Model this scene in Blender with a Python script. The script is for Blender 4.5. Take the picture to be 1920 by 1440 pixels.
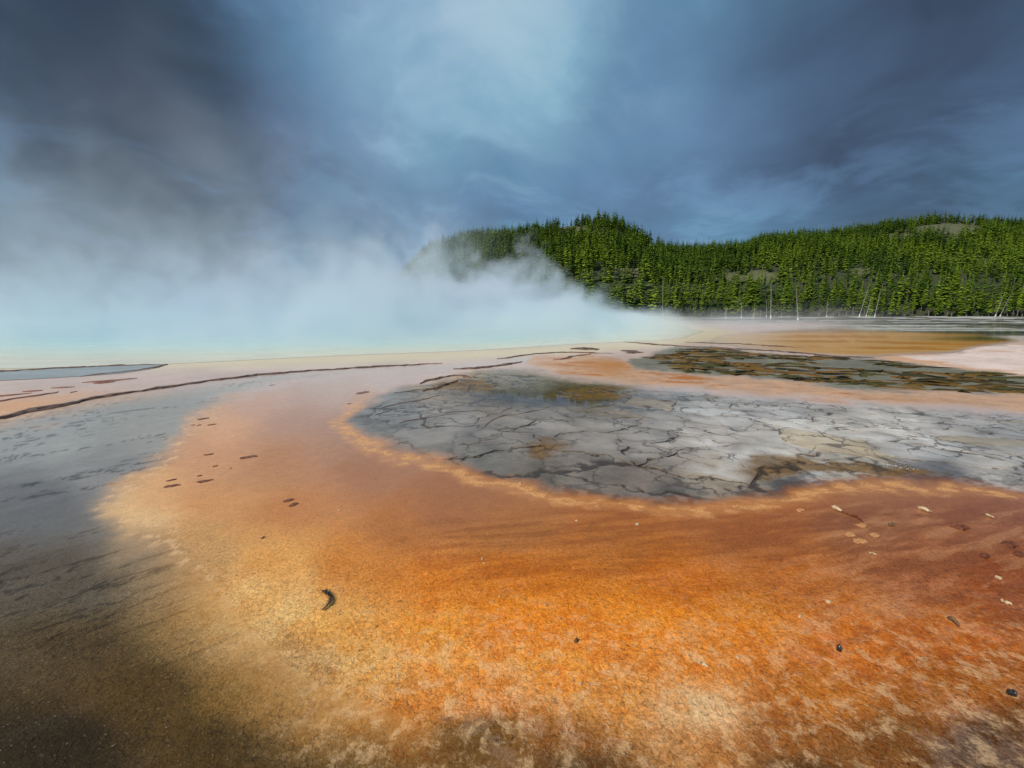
import bpy, bmesh, math, random
import numpy as np
from mathutils import Vector

for o in list(bpy.data.objects):
    bpy.data.objects.remove(o, do_unlink=True)
scene = bpy.context.scene
COL = scene.collection
R = math.radians

# ------------------------------------------------------------------ camera
F_PX, HOR, CAM_H = 760.0, 584.0, 2.5          # focal length and horizon row, for a 1920 x 1440 frame
PITCH = math.atan((720 - HOR) / F_PX)
cam_d = bpy.data.cameras.new('camera')
cam_d.sensor_width = 36.0
cam_d.lens = 36.0 * F_PX / 1920.0
cam_d.clip_start, cam_d.clip_end = 0.05, 9000
cam = bpy.data.objects.new('camera', cam_d)
COL.objects.link(cam)
cam.location = (0, 0, CAM_H)
cam.rotation_euler = (math.pi / 2 - PITCH, 0, 0)
scene.camera = cam
CP, SP = math.cos(PITCH), math.sin(PITCH)


def pix_dir(px, py):
    u, v = (px - 960) / F_PX, (720 - py) / F_PX
    return Vector((u, CP + v * SP, -SP + v * CP))


def gp(px, py, z=0.0):
    """The point of the ground that the photograph shows at a pixel."""
    d = pix_dir(px, py)
    t = (z - CAM_H) / d.z
    return Vector((d.x * t, d.y * t, z))


def to_px(x, y, z):
    dz = z - CAM_H
    fw = y * CP - dz * SP
    up = y * SP + dz * CP
    fw = np.where(fw < 0.15, 0.15, fw)
    return 960 + F_PX * x / fw, 720 - F_PX * up / fw


# ------------------------------------------------------------------ sun, world
SUN_EL, SUN_DIR = R(43), Vector((-0.72, -0.55, 0)).normalized()
S = Vector((SUN_DIR.x * math.cos(SUN_EL), SUN_DIR.y * math.cos(SUN_EL), math.sin(SUN_EL)))
sun_d = bpy.data.lights.new('sun', 'SUN')
sun_d.energy = 3.6
sun_d.angle = R(0.53)
sun_d.color = (1.0, 0.94, 0.85)
sun = bpy.data.objects.new('sun', sun_d)
COL.objects.link(sun)
sun.rotation_euler = (-S).to_track_quat('-Z', 'Y').to_euler()

scene.view_settings.view_transform = 'Standard'
scene.view_settings.look = 'None'
scene.view_settings.exposure = 0.0
scene.view_settings.gamma = 1.0
scene.view_settings.use_curve_mapping = False
scene.cycles.volume_bounces = 4
scene.cycles.max_bounces = 8
scene.cycles.volume_step_rate = 3.6
scene.cycles.use_denoising = True
scene.cycles.sample_clamp_indirect = 4.0


class NT:
    """Small helper to write node trees as expressions."""
    def __init__(self, tree):
        self.t = tree

    def n(self, kind, **kw):
        nd = self.t.nodes.new(kind)
        for k, v in kw.items():
            setattr(nd, k, v)
        return nd

    def put(self, sock, v):
        if isinstance(v, bpy.types.NodeSocket):
            self.t.links.new(v, sock)
        elif v is not None:
            sock.default_value = v

    def m(self, op, a, b=None, c=None, clamp=False):
        nd = self.n('ShaderNodeMath', operation=op, use_clamp=clamp)
        for i, v in enumerate((a, b, c)):
            if v is not None:
                self.put(nd.inputs[i], v)
        return nd.outputs[0]

    def v(self, op, a, b=None):
        nd = self.n('ShaderNodeVectorMath', operation=op)
        self.put(nd.inputs[0], a)
        if b is not None:
            self.put(nd.inputs[3 if op == 'SCALE' else 1], b)
        return nd.outputs['Value' if op in ('DOT_PRODUCT', 'LENGTH', 'DISTANCE') else 'Vector']

    def sep(self, a):
        nd = self.n('ShaderNodeSeparateXYZ')
        self.put(nd.inputs[0], a)
        return nd.outputs

    def comb(self, x, y, z):
        nd = self.n('ShaderNodeCombineXYZ')
        for i, q in enumerate((x, y, z)):
            self.put(nd.inputs[i], q)
        return nd.outputs[0]

    def noise(self, vec, scale, detail=3.0, rough=0.5, dist=0.0, col=False):
        nd = self.n('ShaderNodeTexNoise')
        self.put(nd.inputs['Vector'], vec)
        self.put(nd.inputs['Scale'], scale)
        self.put(nd.inputs['Detail'], detail)
        self.put(nd.inputs['Roughness'], rough)
        self.put(nd.inputs['Distortion'], dist)
        return nd.outputs[1 if col else 0]

    def ss(self, x, a, b, lo=0.0, hi=1.0):
        nd = self.n('ShaderNodeMapRange', interpolation_type='SMOOTHSTEP')
        self.put(nd.inputs[0], x)
        for i, q in enumerate((a, b, lo, hi)):
            self.put(nd.inputs[i + 1], q)
        return nd.outputs[0]

    def mix(self, f, a, b, mode='MIX'):
        nd = self.n('ShaderNodeMix', data_type='RGBA', blend_type=mode)
        self.put(nd.inputs[0], f)
        for s, q in ((nd.inputs[6], a), (nd.inputs[7], b)):
            self.put(s, tuple(q) + (1.0,) if isinstance(q, tuple) and len(q) == 3 else q)
        return nd.outputs[2]


def lin(c, k=1.0):
    r = []
    for q in c:
        q = q / 255.0
        r.append((q / 12.92 if q <= 0.04045 else ((q + 0.055) / 1.055) ** 2.4) * k)
    return tuple(r)


world = bpy.data.worlds.new('World')
scene.world = world
world.use_nodes = True
W = NT(world.node_tree)
world.node_tree.nodes.clear()
out = W.n('ShaderNodeOutputWorld')
bg = W.n('ShaderNodeBackground')
bg.inputs['Strength'].default_value = 0.1
world.node_tree.links.new(bg.outputs[0], out.inputs[0])
sky = W.n('ShaderNodeTexSky', sky_type='NISHITA')
sky.sun_disc = False
sky.sun_elevation = SUN_EL
sky.sun_rotation = math.atan2(S.x, S.y)
sky.altitude = 2200
tc = W.n('ShaderNodeTexCoord')
nd0 = W.v('NORMALIZE', tc.outputs['Generated'])
wrp = W.v('SCALE', W.v('SUBTRACT', W.noise(nd0, 2.0, 3.0, 0.5, 0.0, True), (0.5, 0.5, 0.5)), 0.24)
nd_ = W.v('NORMALIZE', W.v('ADD', nd0, wrp))
sx, sy, sz = W.sep(nd_)
den = W.m('ADD', W.m('MAXIMUM', sz, 0.0), 0.28)
plane = W.comb(W.m('DIVIDE', sx, den), W.m('DIVIDE', sy, den), 0.0)
big = W.noise(plane, 0.75, 5.0, 0.52, 0.35)
fine = W.noise(plane, 2.4, 5.0, 0.55, 0.5)
hue = W.noise(plane, 1.1, 2.0, 0.5, 0.2)


def blob(px, py, inner, outer):
    """A cloud bank round the direction of a pixel."""
    c = pix_dir(px, py).normalized()
    return W.ss(W.v('DOT_PRODUCT', nd_, tuple(c)), math.cos(R(outer)), math.cos(R(inner)))


val = W.m('ADD', 0.565, W.m('MULTIPLY', W.m('SUBTRACT', big, 0.5), 0.38))
val = W.m('ADD', val, W.m('MULTIPLY', W.m('SUBTRACT', fine, 0.5), 0.22))
sheet = W.noise(plane, 1.3, 7.0, 0.58, 0.25)
val = W.m('ADD', val, W.m('SUBTRACT', W.ss(sheet, 0.46, 0.60, 0.0, 0.13), 0.065))
for (px, py, a, b, amt) in ((820, 90, 0, 21, 0.20), (1100, 60, 0, 20, 0.14), (620, 60, 0, 14, 0.08), (1560, 300, 0, 16, 0.05), (-200, 160, 4, 44, -0.28), (230, -40, 0, 30, -0.05),
                            (2160, 150, 4, 32, -0.24), (1520, -60, 0, 26, -0.08), (1000, 430, 0, 22, -0.04)):
    val = W.m('ADD', val, W.m('MULTIPLY', blob(px, py, a, b), amt))
ramp = W.n('ShaderNodeValToRGB')
W.put(ramp.inputs[0], val)
els = ramp.color_ramp.elements
stops = ((0.0, (26, 34, 48)), (0.18, (52, 64, 82)), (0.38, (84, 110, 142)), (0.55, (104, 138, 172)), (0.78, (144, 176, 204)), (1.0, (180, 200, 220)))
els[0].position, els[0].color = 0.0, lin(stops[0][1]) + (1,)
els[1].position, els[1].color = 1.0, lin(stops[-1][1]) + (1,)
for p, c in stops[1:-1]:
    e = els.new(p)
    e.color = lin(c) + (1,)
cl = W.mix(W.ss(hue, 0.35, 0.68), ramp.outputs[0], W.mix(1.0, ramp.outputs[0], (0.90, 1.05, 0.99), 'MULTIPLY'))
cl10 = W.v('SCALE', cl, 10.0)
W.put(bg.inputs['Color'], W.mix(0.93, sky.outputs[0], cl10))

# ------------------------------------------------------------------ small numpy library
def _hash(xi, yi, seed):
    h = (xi.astype(np.int64) * 374761393 + yi.astype(np.int64) * 668265263 + seed * 974634777) & 0xFFFFFFFF
    h = ((h ^ (h >> 13)) * 1274126177) & 0xFFFFFFFF
    h = ((h ^ (h >> 16)) * 2246822519) & 0xFFFFFFFF
    return ((h ^ (h >> 15)) & 0xFFFFFF) / float(0xFFFFFF)


def vnoise(x, y, seed=0):
    x, y = np.asarray(x, float), np.asarray(y, float)
    xi, yi = np.floor(x), np.floor(y)
    fx, fy = x - xi, y - yi
    ux, uy = fx * fx * fx * (fx * (fx * 6 - 15) + 10), fy * fy * fy * (fy * (fy * 6 - 15) + 10)
    a, b = _hash(xi, yi, seed), _hash(xi + 1, yi, seed)
    c, d = _hash(xi, yi + 1, seed), _hash(xi + 1, yi + 1, seed)
    return (a * (1 - ux) + b * ux) * (1 - uy) + (c * (1 - ux) + d * ux) * uy


def fbm(x, y, octs=4, seed=0, gain=0.5):
    t, amp, tot = 0.0, 1.0, 0.0
    ca, sa = math.cos(0.6), math.sin(0.6)
    for k in range(octs):
        t = t + amp * vnoise(x, y, seed + k * 17)
        tot += amp
        amp *= gain
        x, y = (x * ca - y * sa) * 2.03 + 7.7, (x * sa + y * ca) * 2.03 + 3.1
    return t / tot


def sstep(a, b, x):
    t = np.clip((x - a) / (b - a), 0, 1)
    return t * t * (3 - 2 * t)


def sdf(poly, X, Y):
    """Signed distance to a polygon, negative inside."""
    P = np.array(poly, float)
    d2 = np.full(X.shape, 1e18)
    inside = np.zeros(X.shape, bool)
    for i in range(len(P)):
        ax, ay = P[i]
        bx, by = P[(i + 1) % len(P)]
        ex, ey = bx - ax, by - ay
        wx, wy = X - ax, Y - ay
        t = np.clip((wx * ex + wy * ey) / (ex * ex + ey * ey + 1e-12), 0, 1)
        d2 = np.minimum(d2, (wx - ex * t) ** 2 + (wy - ey * t) ** 2)
        c = (ay > Y) != (by > Y)
        with np.errstate(divide='ignore', invalid='ignore'):
            xc = ex * (Y - ay) / (ey if ey != 0 else 1e-12) + ax
        inside ^= c & (X < xc)
    d = np.sqrt(d2)
    return np.where(inside, -d, d)


def line_dist(line, X, Y):
    d2 = np.full(X.shape, 1e18)
    for (ax, ay), (bx, by) in zip(line[:-1], line[1:]):
        ex, ey = bx - ax, by - ay
        wx, wy = X - ax, Y - ay
        t = np.clip((wx * ex + wy * ey) / (ex * ex + ey * ey + 1e-12), 0, 1)
        d2 = np.minimum(d2, (wx - ex * t) ** 2 + (wy - ey * t) ** 2)
    return np.sqrt(d2)


def blend_points(pts, X, Y, soft=38.0):
    acc = np.zeros(X.shape + (3,))
    tot = np.zeros(X.shape)
    for (px, py, c) in pts:
        w = 1.0 / ((X - px) ** 2 * 0.6 + (Y - py) ** 2 * 1.6 + soft * soft) ** 2
        acc += w[..., None] * np.array(lin(c))
        tot += w
    return acc / tot[..., None]


def over(c, m, new):
    new = np.asarray(new, float)
    return c * (1 - m[..., None]) + new * m[..., None]


# ------------------------------------------------------------------ object helpers
def tag(o, label=None, cat=None, group=None, kind=None):
    for k, v in (('label', label), ('category', cat), ('group', group), ('kind', kind)):
        if v:
            o[k] = v
    return o


def link(name, mesh, mat=None, parent=None, loc=None, smooth=False):
    o = bpy.data.objects.new(name, mesh)
    COL.objects.link(o)
    if mat and mesh is not None and not mesh.materials:
        mesh.materials.append(mat)
    if parent:
        o.parent = parent
    if loc is not None:
        o.location = loc
    if smooth and mesh is not None:
        mesh.polygons.foreach_set('use_smooth', [True] * len(mesh.polygons))
    return o


def empty(name, loc=(0, 0, 0)):
    o = bpy.data.objects.new(name, None)
    o.empty_display_size = 0.1
    COL.objects.link(o)
    o.location = loc
    return o


def pymesh(name, verts, faces):
    me = bpy.data.meshes.new(name)
    me.from_pydata([tuple(v) for v in verts], [], [tuple(f) for f in faces])
    me.update()
    return me


def fastmesh(name, V, Fq, smooth=True):
    """Mesh from numpy arrays of vertices and equal sized faces."""
    me = bpy.data.meshes.new(name)
    n = Fq.shape[1]
    me.vertices.add(len(V))
    me.vertices.foreach_set('co', np.ascontiguousarray(V, np.float32).ravel())
    me.loops.add(Fq.size)
    me.loops.foreach_set('vertex_index', np.ascontiguousarray(Fq, np.int32).ravel())
    me.polygons.add(len(Fq))
    me.polygons.foreach_set('loop_start', np.arange(0, Fq.size, n, dtype=np.int32))
    me.update(calc_edges=True)
    me.polygons.foreach_set('use_smooth', np.full(len(Fq), smooth))
    return me


def set_col(me, name, C, A=None):
    at = me.color_attributes.new(name, 'FLOAT_COLOR', 'POINT')
    buf = np.ones((len(C), 4), np.float32)
    buf[:, :3] = C
    if A is not None:
        buf[:, 3] = A
    at.data.foreach_set('color', buf.ravel())


def set_float(me, name, A):
    at = me.attributes.new(name, 'FLOAT', 'POINT')
    at.data.foreach_set('value', np.ascontiguousarray(A, np.float32))


def new_mat(name):
    m = bpy.data.materials.new(name)
    m.use_nodes = True
    b = m.node_tree.nodes['Principled BSDF']
    return m, NT(m.node_tree), b


def bump(N, h, strength, dist, normal=None):
    nd = N.n('ShaderNodeBump')
    N.put(nd.inputs['Strength'], strength)
    nd.inputs['Distance'].default_value = dist
    N.put(nd.inputs['Height'], h)
    if normal is not None:
        N.put(nd.inputs['Normal'], normal)
    return nd.outputs[0]


def plain_mat(name, c1, c2, scale=6.0, rough=0.75, bmp=0.4, bd=0.01, coat=0.0, objspace=True):
    m, N, b = new_mat(name)
    t = N.n('ShaderNodeTexCoord')
    vec = t.outputs['Object'] if objspace else N.n('ShaderNodeNewGeometry').outputs['Position']
    nz = N.noise(vec, scale, 5.0, 0.6, 0.3)
    N.put(b.inputs['Base Color'], N.mix(N.ss(nz, 0.3, 0.7), c1, c2))
    b.inputs['Roughness'].default_value = rough
    b.inputs['Coat Weight'].default_value = coat
    b.inputs['Coat Roughness'].default_value = 0.15
    N.put(b.inputs['Normal'], bump(N, nz, bmp, bd))
    return m


# ------------------------------------------------------------------ ground layout, in pixels of the photograph
DE_EDGE = [(760, 686), (640, 698), (560, 712), (480, 733), (420, 758), (365, 790), (335, 830), (310, 865), (270, 900), (230, 930), (212, 955), (245, 985), (320, 1005), (345, 1040),
           (385, 1100), (440, 1170), (520, 1240), (640, 1310), (800, 1365), (960, 1410), (1150, 1455), (1500, 1520)]
RIM_C = [(-420, 905), (-260, 855), (-120, 815), (0, 784), (60, 770), (120, 756), (180, 746), (260, 733), (330, 723), (400, 713), (500, 702), (600, 694), (700, 688), (830, 682)]
D_POLY = RIM_C[:-1] + DE_EDGE + [(1500, 9000), (-9000, 9000), (-9000, 1600)]
F_LOW = [(690, 748), (655, 772), (645, 792), (668, 815), (740, 840), (830, 872), (930, 908), (1050, 934), (1200, 947), (1350, 946), (1450, 936), (1560, 912), (1700, 902), (1800, 912),
         (1920, 921), (2300, 945), (2900, 990)]
F_TOP = [(2900, 850), (2300, 800), (1920, 770), (1750, 757), (1600, 752), (1450, 742), (1330, 732), (1220, 722), (1130, 712), (1060, 703), (1010, 692), (960, 682), (900, 686), (820, 706),
         (760, 722)]
F_POLY = F_LOW + F_TOP
G_POLY = [(1170, 678), (1230, 661), (1260, 652), (1330, 650), (1420, 660), (1520, 667), (1640, 672), (1700, 678), (1790, 690), (1920, 702), (2500, 725), (2500, 770), (1920, 741), (1800, 737),
          (1660, 731), (1560, 728), (1480, 716), (1400, 706), (1300, 700), (1230, 694), (1190, 690)]
H_POLY = [(1000, 668), (1040, 664), (1100, 662), (1160, 672), (1190, 690), (1230, 694), (1300, 700), (1400, 706), (1480, 716), (1560, 728), (1660, 731), (1800, 737), (1920, 741), (2500, 770),
          (2900, 850), (2300, 800), (1920, 770), (1750, 757), (1600, 752), (1450, 742), (1330, 732), (1220, 722), (1130, 712), (1060, 703), (1010, 692), (990, 680)]
J_POLY = [(1640, 670), (1700, 666), (1800, 662), (1830, 652), (1900, 645), (2300, 636), (2900, 650), (2900, 735), (2500, 725), (1920, 702), (1790, 690), (1700, 678)]
I_POLY = [(1330, 640), (1345, 630), (1400, 622), (1500, 616), (1560, 612), (1680, 619), (1760, 622), (1830, 624), (1900, 634), (1912, 640), (1880, 645), (1830, 651), (1790, 661), (1700, 665),
          (1640, 669), (1580, 668), (1500, 663), (1440, 657), (1380, 650)]

E_PTS = [(1060, 665, (205, 165, 140)), (1000, 675, (190, 160, 150)), (900, 685, (196, 168, 156)), (750, 720, (198, 166, 150)), (600, 740, (194, 158, 140)), (480, 755, (208, 164, 140)),
         (550, 790, (186, 145, 122)), (420, 800, (226, 170, 128)), (650, 800, (178, 134, 108)), (380, 850, (210, 155, 115)), (520, 860, (188, 134, 94)), (700, 880, (168, 114, 74)),
         (850, 930, (162, 100, 52)), (300, 920, (226, 172, 120)), (400, 940, (210, 150, 98)), (560, 960, (194, 130, 78)), (750, 980, (178, 110, 50)), (950, 990, (164, 100, 38)),
         (1150, 1000, (170, 100, 34)), (1400, 1000, (170, 102, 46)), (1650, 1000, (160, 104, 68)), (1850, 1000, (150, 92, 56)), (250, 960, (228, 186, 136)), (400, 1030, (196, 150, 98)),
         (500, 1060, (224, 160, 88)), (650, 1060, (205, 130, 56)), (800, 1080, (206, 120, 34)), (1000, 1090, (192, 108, 22)), (1250, 1090, (188, 104, 24)), (1500, 1080, (178, 102, 38)),
         (1750, 1080, (156, 92, 52)), (1900, 1100, (140, 70, 26)), (500, 1120, (232, 180, 112)), (620, 1180, (230, 166, 84)), (800, 1170, (226, 144, 44)), (1000, 1150, (220, 128, 24)),
         (1200, 1170, (222, 134, 30)), (1400, 1170, (210, 126, 28)), (1600, 1200, (192, 108, 24)), (1800, 1200, (176, 98, 24)), (560, 1230, (196, 152, 98)), (700, 1240, (220, 162, 88)),
         (850, 1260, (224, 150, 62)), (1050, 1260, (224, 144, 50)), (1300, 1260, (208, 128, 40)), (1550, 1290, (178, 108, 30)), (1800, 1300, (156, 92, 24)), (760, 1300, (206, 134, 54)),
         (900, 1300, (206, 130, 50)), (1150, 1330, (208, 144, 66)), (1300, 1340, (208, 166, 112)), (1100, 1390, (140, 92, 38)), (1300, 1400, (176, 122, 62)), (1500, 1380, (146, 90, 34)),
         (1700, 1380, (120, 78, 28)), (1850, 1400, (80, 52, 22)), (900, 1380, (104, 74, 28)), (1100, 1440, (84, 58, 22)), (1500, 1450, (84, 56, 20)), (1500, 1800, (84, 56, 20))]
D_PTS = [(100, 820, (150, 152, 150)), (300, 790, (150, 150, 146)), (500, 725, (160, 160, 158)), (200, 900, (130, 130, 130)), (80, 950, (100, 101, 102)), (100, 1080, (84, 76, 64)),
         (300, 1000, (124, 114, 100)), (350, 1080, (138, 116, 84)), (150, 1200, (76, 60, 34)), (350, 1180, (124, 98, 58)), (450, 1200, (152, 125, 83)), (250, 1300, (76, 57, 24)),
         (450, 1300, (116, 86, 38)), (600, 1330, (116, 86, 42)), (100, 1400, (44, 33, 14)), (400, 1400, (70, 52, 19)), (700, 1400, (80, 61, 25)), (900, 1430, (76, 56, 20)), (0, 2000, (30, 24, 12))]  # lower-left entries mix brown mat colour with painted lens vignette darkness
F_PTS = [(720, 770, (112, 112, 110)), (850, 790, (118, 114, 110)), (900, 850, (98, 94, 88)), (1000, 890, (98, 88, 78)), (960, 715, (120, 110, 90)), (850, 715, (140, 116, 84)),
         (1080, 745, (112, 104, 86)), (1050, 800, (126, 120, 114)), (1200, 820, (134, 129, 124)), (1350, 820, (158, 153, 148)), (1500, 810, (182, 178, 172)), (1700, 800, (172, 168, 164)),
         (1900, 800, (142, 140, 138)), (1500, 760, (142, 140, 138)), (1750, 775, (146, 143, 140)), (1250, 740, (132, 130, 126)), (1200, 890, (104, 94, 84)), (1350, 880, (138, 126, 110)),
         (1600, 860, (156, 150, 140)), (1850, 880, (150, 146, 140)), (1250, 925, (92, 88, 84)), (1500, 915, (90, 88, 86)), (1750, 893, (84, 84, 86)), (2100, 860, (146, 143, 140))]


def px_warp(x, y, X, Y):
    """Uneven outlines: the layout coordinates are shifted by a noise field fixed to the ground."""
    k = np.clip((Y - 584) / 300.0, 0.02, 1.3)
    n1, n2 = fbm(x * 0.9, y * 0.9, 4, 5) - 0.5, fbm(x * 0.9 + 31, y * 0.9, 4, 9) - 0.5
    m1, m2 = fbm(x * 5, y * 5, 3, 25) - 0.5, fbm(x * 5 + 31, y * 5, 3, 29) - 0.5
    return X + (n1 * 70 + m1 * 22) * k, Y + (n2 * 38 + m2 * 12) * k


def paint(x, y):
    """Colour, wetness and grain of the ground at world points."""
    X0, Y0 = to_px(x, y, np.zeros_like(x))
    far = np.where(y > 1.0, 0, 1)
    Y0 = np.where(far == 1, np.maximum(Y0, 1500), Y0)
    X, Y = px_warp(x, y, X0, Y0)
    dist = np.hypot(x, y)
    # pale pink sinter, warmer towards the spring
    n = fbm(x * 0.5, y * 0.5, 5, 1)
    C = np.array(lin((206, 178, 164))) * (0.82 + 0.36 * n)[..., None]
    wet = np.full(x.shape, 0.35)
    grain = np.full(x.shape, 0.25)
    # yellow margin of the spring
    dp = np.hypot((x + 24), y - 73) - 53
    C = over(C, 0.75 * sstep(4.5, 0.5, np.abs(dp - 0.5)), lin((220, 200, 158)))
    # far flats: long pale and dark streaks
    st = fbm(x * 0.018, y * 0.16, 5, 41)
    st2 = fbm(x * 0.05, y * 0.5, 4, 47)
    fl = np.array(lin((120, 112, 98))) * (0.7 + 0.6 * st2)[..., None]
    fl = over(fl, sstep(0.50, 0.58, st), lin((196, 192, 182)))
    fl = over(fl, sstep(0.47, 0.38, st), lin((62, 60, 50)))
    C = over(C, np.maximum(sstep(84, 104, y + 12 * (n - 0.5)), sstep(640, 626, Y0) * sstep(1480, 1640, X0)), fl)
    wet = np.where(y > 95, 0.12, wet)
    # green meadow edge at the foot of the trees
    C = over(C, sstep(196, 214, y + 16 * (fbm(x * 0.06, y * 0.06, 3, 55) - 0.5)), np.array(lin((78, 78, 40))) * (0.6 + 0.8 * st2)[..., None])
    # D, grey wet flat on the left; brown mat with vignette darkening painted in
    sd = sdf(D_POLY, X, Y)
    k = np.clip((Y0 - 584) / 300.0, 0.05, 1.5)
    # E, orange run-off; right of the flat, below the island
    E_POLY = DE_EDGE[::-1] + [(830, 681), (960, 668), (1040, 662), (1060, 703), (960, 682), (900, 686), (820, 706), (760, 722)] + F_LOW + [(9000, 1500), (9000, 9000), (1500, 9000)]
    se = sdf(E_POLY, X, Y)
    lowd = line_dist(F_LOW, X, Y)
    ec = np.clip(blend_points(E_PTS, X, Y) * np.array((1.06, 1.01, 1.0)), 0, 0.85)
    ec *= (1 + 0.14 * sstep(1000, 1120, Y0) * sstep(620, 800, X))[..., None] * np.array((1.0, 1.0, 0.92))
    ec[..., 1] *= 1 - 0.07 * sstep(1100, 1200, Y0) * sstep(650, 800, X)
    # mottling: orange film over pale crust
    mot = fbm(x * 3.2, y * 3.2, 5, 61, 0.6)
    mot2 = fbm(x * 12, y * 12, 4, 67, 0.6)
    near = sstep(930, 1150, Y0)
    pale = sstep(0.53, 0.64, mot * 0.62 + mot2 * 0.38) * (0.25 + 0.75 * sstep(1050, 1250, Y0))
    ec = over(ec, 0.42 * pale * near, np.clip(ec * 1.15 + 0.10, 0, 0.8))
    rust = sstep(0.48, 0.38, mot * 0.5 + mot2 * 0.5)
    ec = over(ec, 0.5 * rust * near, ec * np.array((0.84, 0.68, 0.48)))
    # fine streaks and a browner band along the flow below the island
    fs_ = fbm(x * 1.1 + 0.25 * y, y * 9.0 - x * 1.2, 5, 73, 0.62)
    band = sstep(700, 860, X) * sstep(930, 985, Y) * sstep(1150, 1080, Y)
    ec = over(ec, band * 0.55 * sstep(0.52, 0.38, fs_), ec * np.array((0.66, 0.56, 0.50)))
    ec = over(ec, band * 0.30 * sstep(0.56, 0.68, fs_), np.clip(ec * 1.25 + 0.03, 0, 0.8))
    # wine-brown flow streaks on the right
    fx, fy = x * 0.9 + y * 0.35, y * 0.9 - x * 0.30
    strk = fbm(fx * 1.5, fy * 8.0, 5, 71, 0.62)
    rt = sstep(1250, 1650, X) * sstep(925, 975, Y) * sstep(1330, 1100, Y)
    ec = over(ec, rt * 0.55 * sstep(0.54, 0.40, strk), lin((132, 72, 40)))
    ec = over(ec, rt * 0.35 * sstep(0.58, 0.70, strk), lin((200, 140, 94)))
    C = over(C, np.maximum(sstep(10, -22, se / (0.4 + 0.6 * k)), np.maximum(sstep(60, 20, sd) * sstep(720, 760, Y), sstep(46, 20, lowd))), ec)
    wE = 0.75 * sstep(1120, 900, Y0) + 0.12
    wet = wet * (1 - sstep(4, -10, se)) + wE * sstep(4, -10, se)
    grain = np.where(se < 0, 0.35 + 0.65 * sstep(900, 1150, Y0), grain)
    # D over E
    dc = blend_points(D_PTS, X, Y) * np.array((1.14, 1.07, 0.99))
    ax, ay = x * 0.75 + y * 0.66, y * 0.75 - x * 0.66          # flow direction of the dark ripple lines
    rip = fbm(ax * 0.8 + 2 * fbm(x, y, 2, 3), ay * 5.0, 5, 81, 0.6)
    rip2 = fbm(ax * 0.35, ay * 1.6, 4, 85)
    line = sstep(0.05, 0.0, np.abs(rip - 0.5)) * sstep(0.42, 0.60, rip2)
    dc = over(dc, 0.8 * line * sstep(1330, 1150, Y0), dc * 0.22)
    dc = over(dc, 0.2 * sstep(0.56, 0.7, fbm(ax * 1.5, ay * 4, 4, 88)), np.clip(dc * 1.35 + 0.02, 0, 0.7))
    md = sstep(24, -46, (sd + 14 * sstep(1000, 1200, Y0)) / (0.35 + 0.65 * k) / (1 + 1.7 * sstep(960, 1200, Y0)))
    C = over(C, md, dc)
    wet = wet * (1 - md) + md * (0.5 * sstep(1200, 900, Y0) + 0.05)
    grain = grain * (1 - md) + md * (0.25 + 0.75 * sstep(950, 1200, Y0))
    # glow-pale crust flakes at the D/E edge
    fl_ = sstep(0.55, 0.66, fbm(x * 9, y * 9, 4, 91, 0.6)) * sstep(34, 8, np.abs(sd) / (0.4 + 0.6 * k)) * sstep(720, 800, Y0) * sstep(1200, 1000, Y0)
    C = over(C, 0.6 * fl_, lin((236, 190, 140)))
    # F, grey island
    sf = sdf(F_POLY, X, Y)
    fc = blend_points(F_PTS, X, Y, 30.0) * np.array((1.38, 1.28, 1.16))
    fn = fbm(x * 2.2, y * 2.2, 5, 95, 0.6)
    fc = fc * (0.45 + 1.1 * fn)[..., None]
    fc = over(fc, 0.55 * sstep(0.57, 0.68, fbm(x * 0.9 + 4, y * 1.3, 5, 97, 0.62)) * sstep(1180, 1320, X), lin((205, 200, 192)))
    dk = sstep(48, 8, lowd) * sstep(960, 1100, X) * sstep(0.42, 0.56, fbm(x * 6, y * 6, 4, 99, 0.65))
    fc = over(fc, 0.75 * dk, lin((44, 42, 42)))
    # brown algae on the island
    alg = np.exp(-(((X - 1450) / 90) ** 2 + ((Y - 872) / 26) ** 2)) + np.exp(-(((X - 1620) / 170) ** 2 + ((Y - (876 + 0.06 * (X - 1620))) / 9.0) ** 2)) \
        + 0.75 * np.exp(-(((X - 1020) / 50) ** 2 + ((Y - 840) / 24) ** 2)) + 0.8 * np.exp(-(((X - 870) / 70) ** 2 + ((Y - 722) / 12) ** 2)) + 0.8 * np.exp(-(((X - 1110) / 90) ** 2 + ((Y - 738) / 13) ** 2))
    mir = np.exp(-(((X - 1020) / 150) ** 2 + ((Y - 742) / 24) ** 2))
    fc = over(fc, np.clip(1.3 * mir, 0, 0.92), np.array(lin((82, 68, 40))) * (0.5 + fn)[..., None])
    ma = sstep(0.30, 0.62, alg * (0.45 + 1.1 * fbm(x * 4, y * 4, 4, 103, 0.6)))
    fc = over(fc, 0.8 * ma, np.array(lin((124, 88, 32))) * (0.5 + fbm(x * 9, y * 9, 4, 107, 0.6))[..., None])
    mf = sstep(6, -26, sf / (0.3 + 0.7 * k))
    C = over(C, mf, fc)
    wet = wet * (1 - mf) + mf * np.clip(0.55 + 0.6 * mir - 0.3 * ma, 0, 1)
    grain = grain * (1 - mf) + mf * (0.3 + 0.6 * ma) * (1 - 0.9 * np.clip(1.6 * mir, 0, 1))
    # crust of the orange margin along the island
    cw = lowd * np.where(sf > 0, 1, -0.5)
    crust = sstep(-6, 4, cw) * sstep(27, 8, cw) * (0.35 + 0.65 * sstep(0.45, 0.58, fbm(x * 5, y * 9, 4, 111, 0.6)))
    C = over(C, 0.6 * crust * sstep(740, 770, Y0) , np.array(lin((238, 176, 112))))
    grain = np.maximum(grain, crust * 0.8)
    wet = wet * (1 - 0.7 * crust)
    # H, orange stream
    sh = sdf(H_POLY, X, Y)
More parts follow.
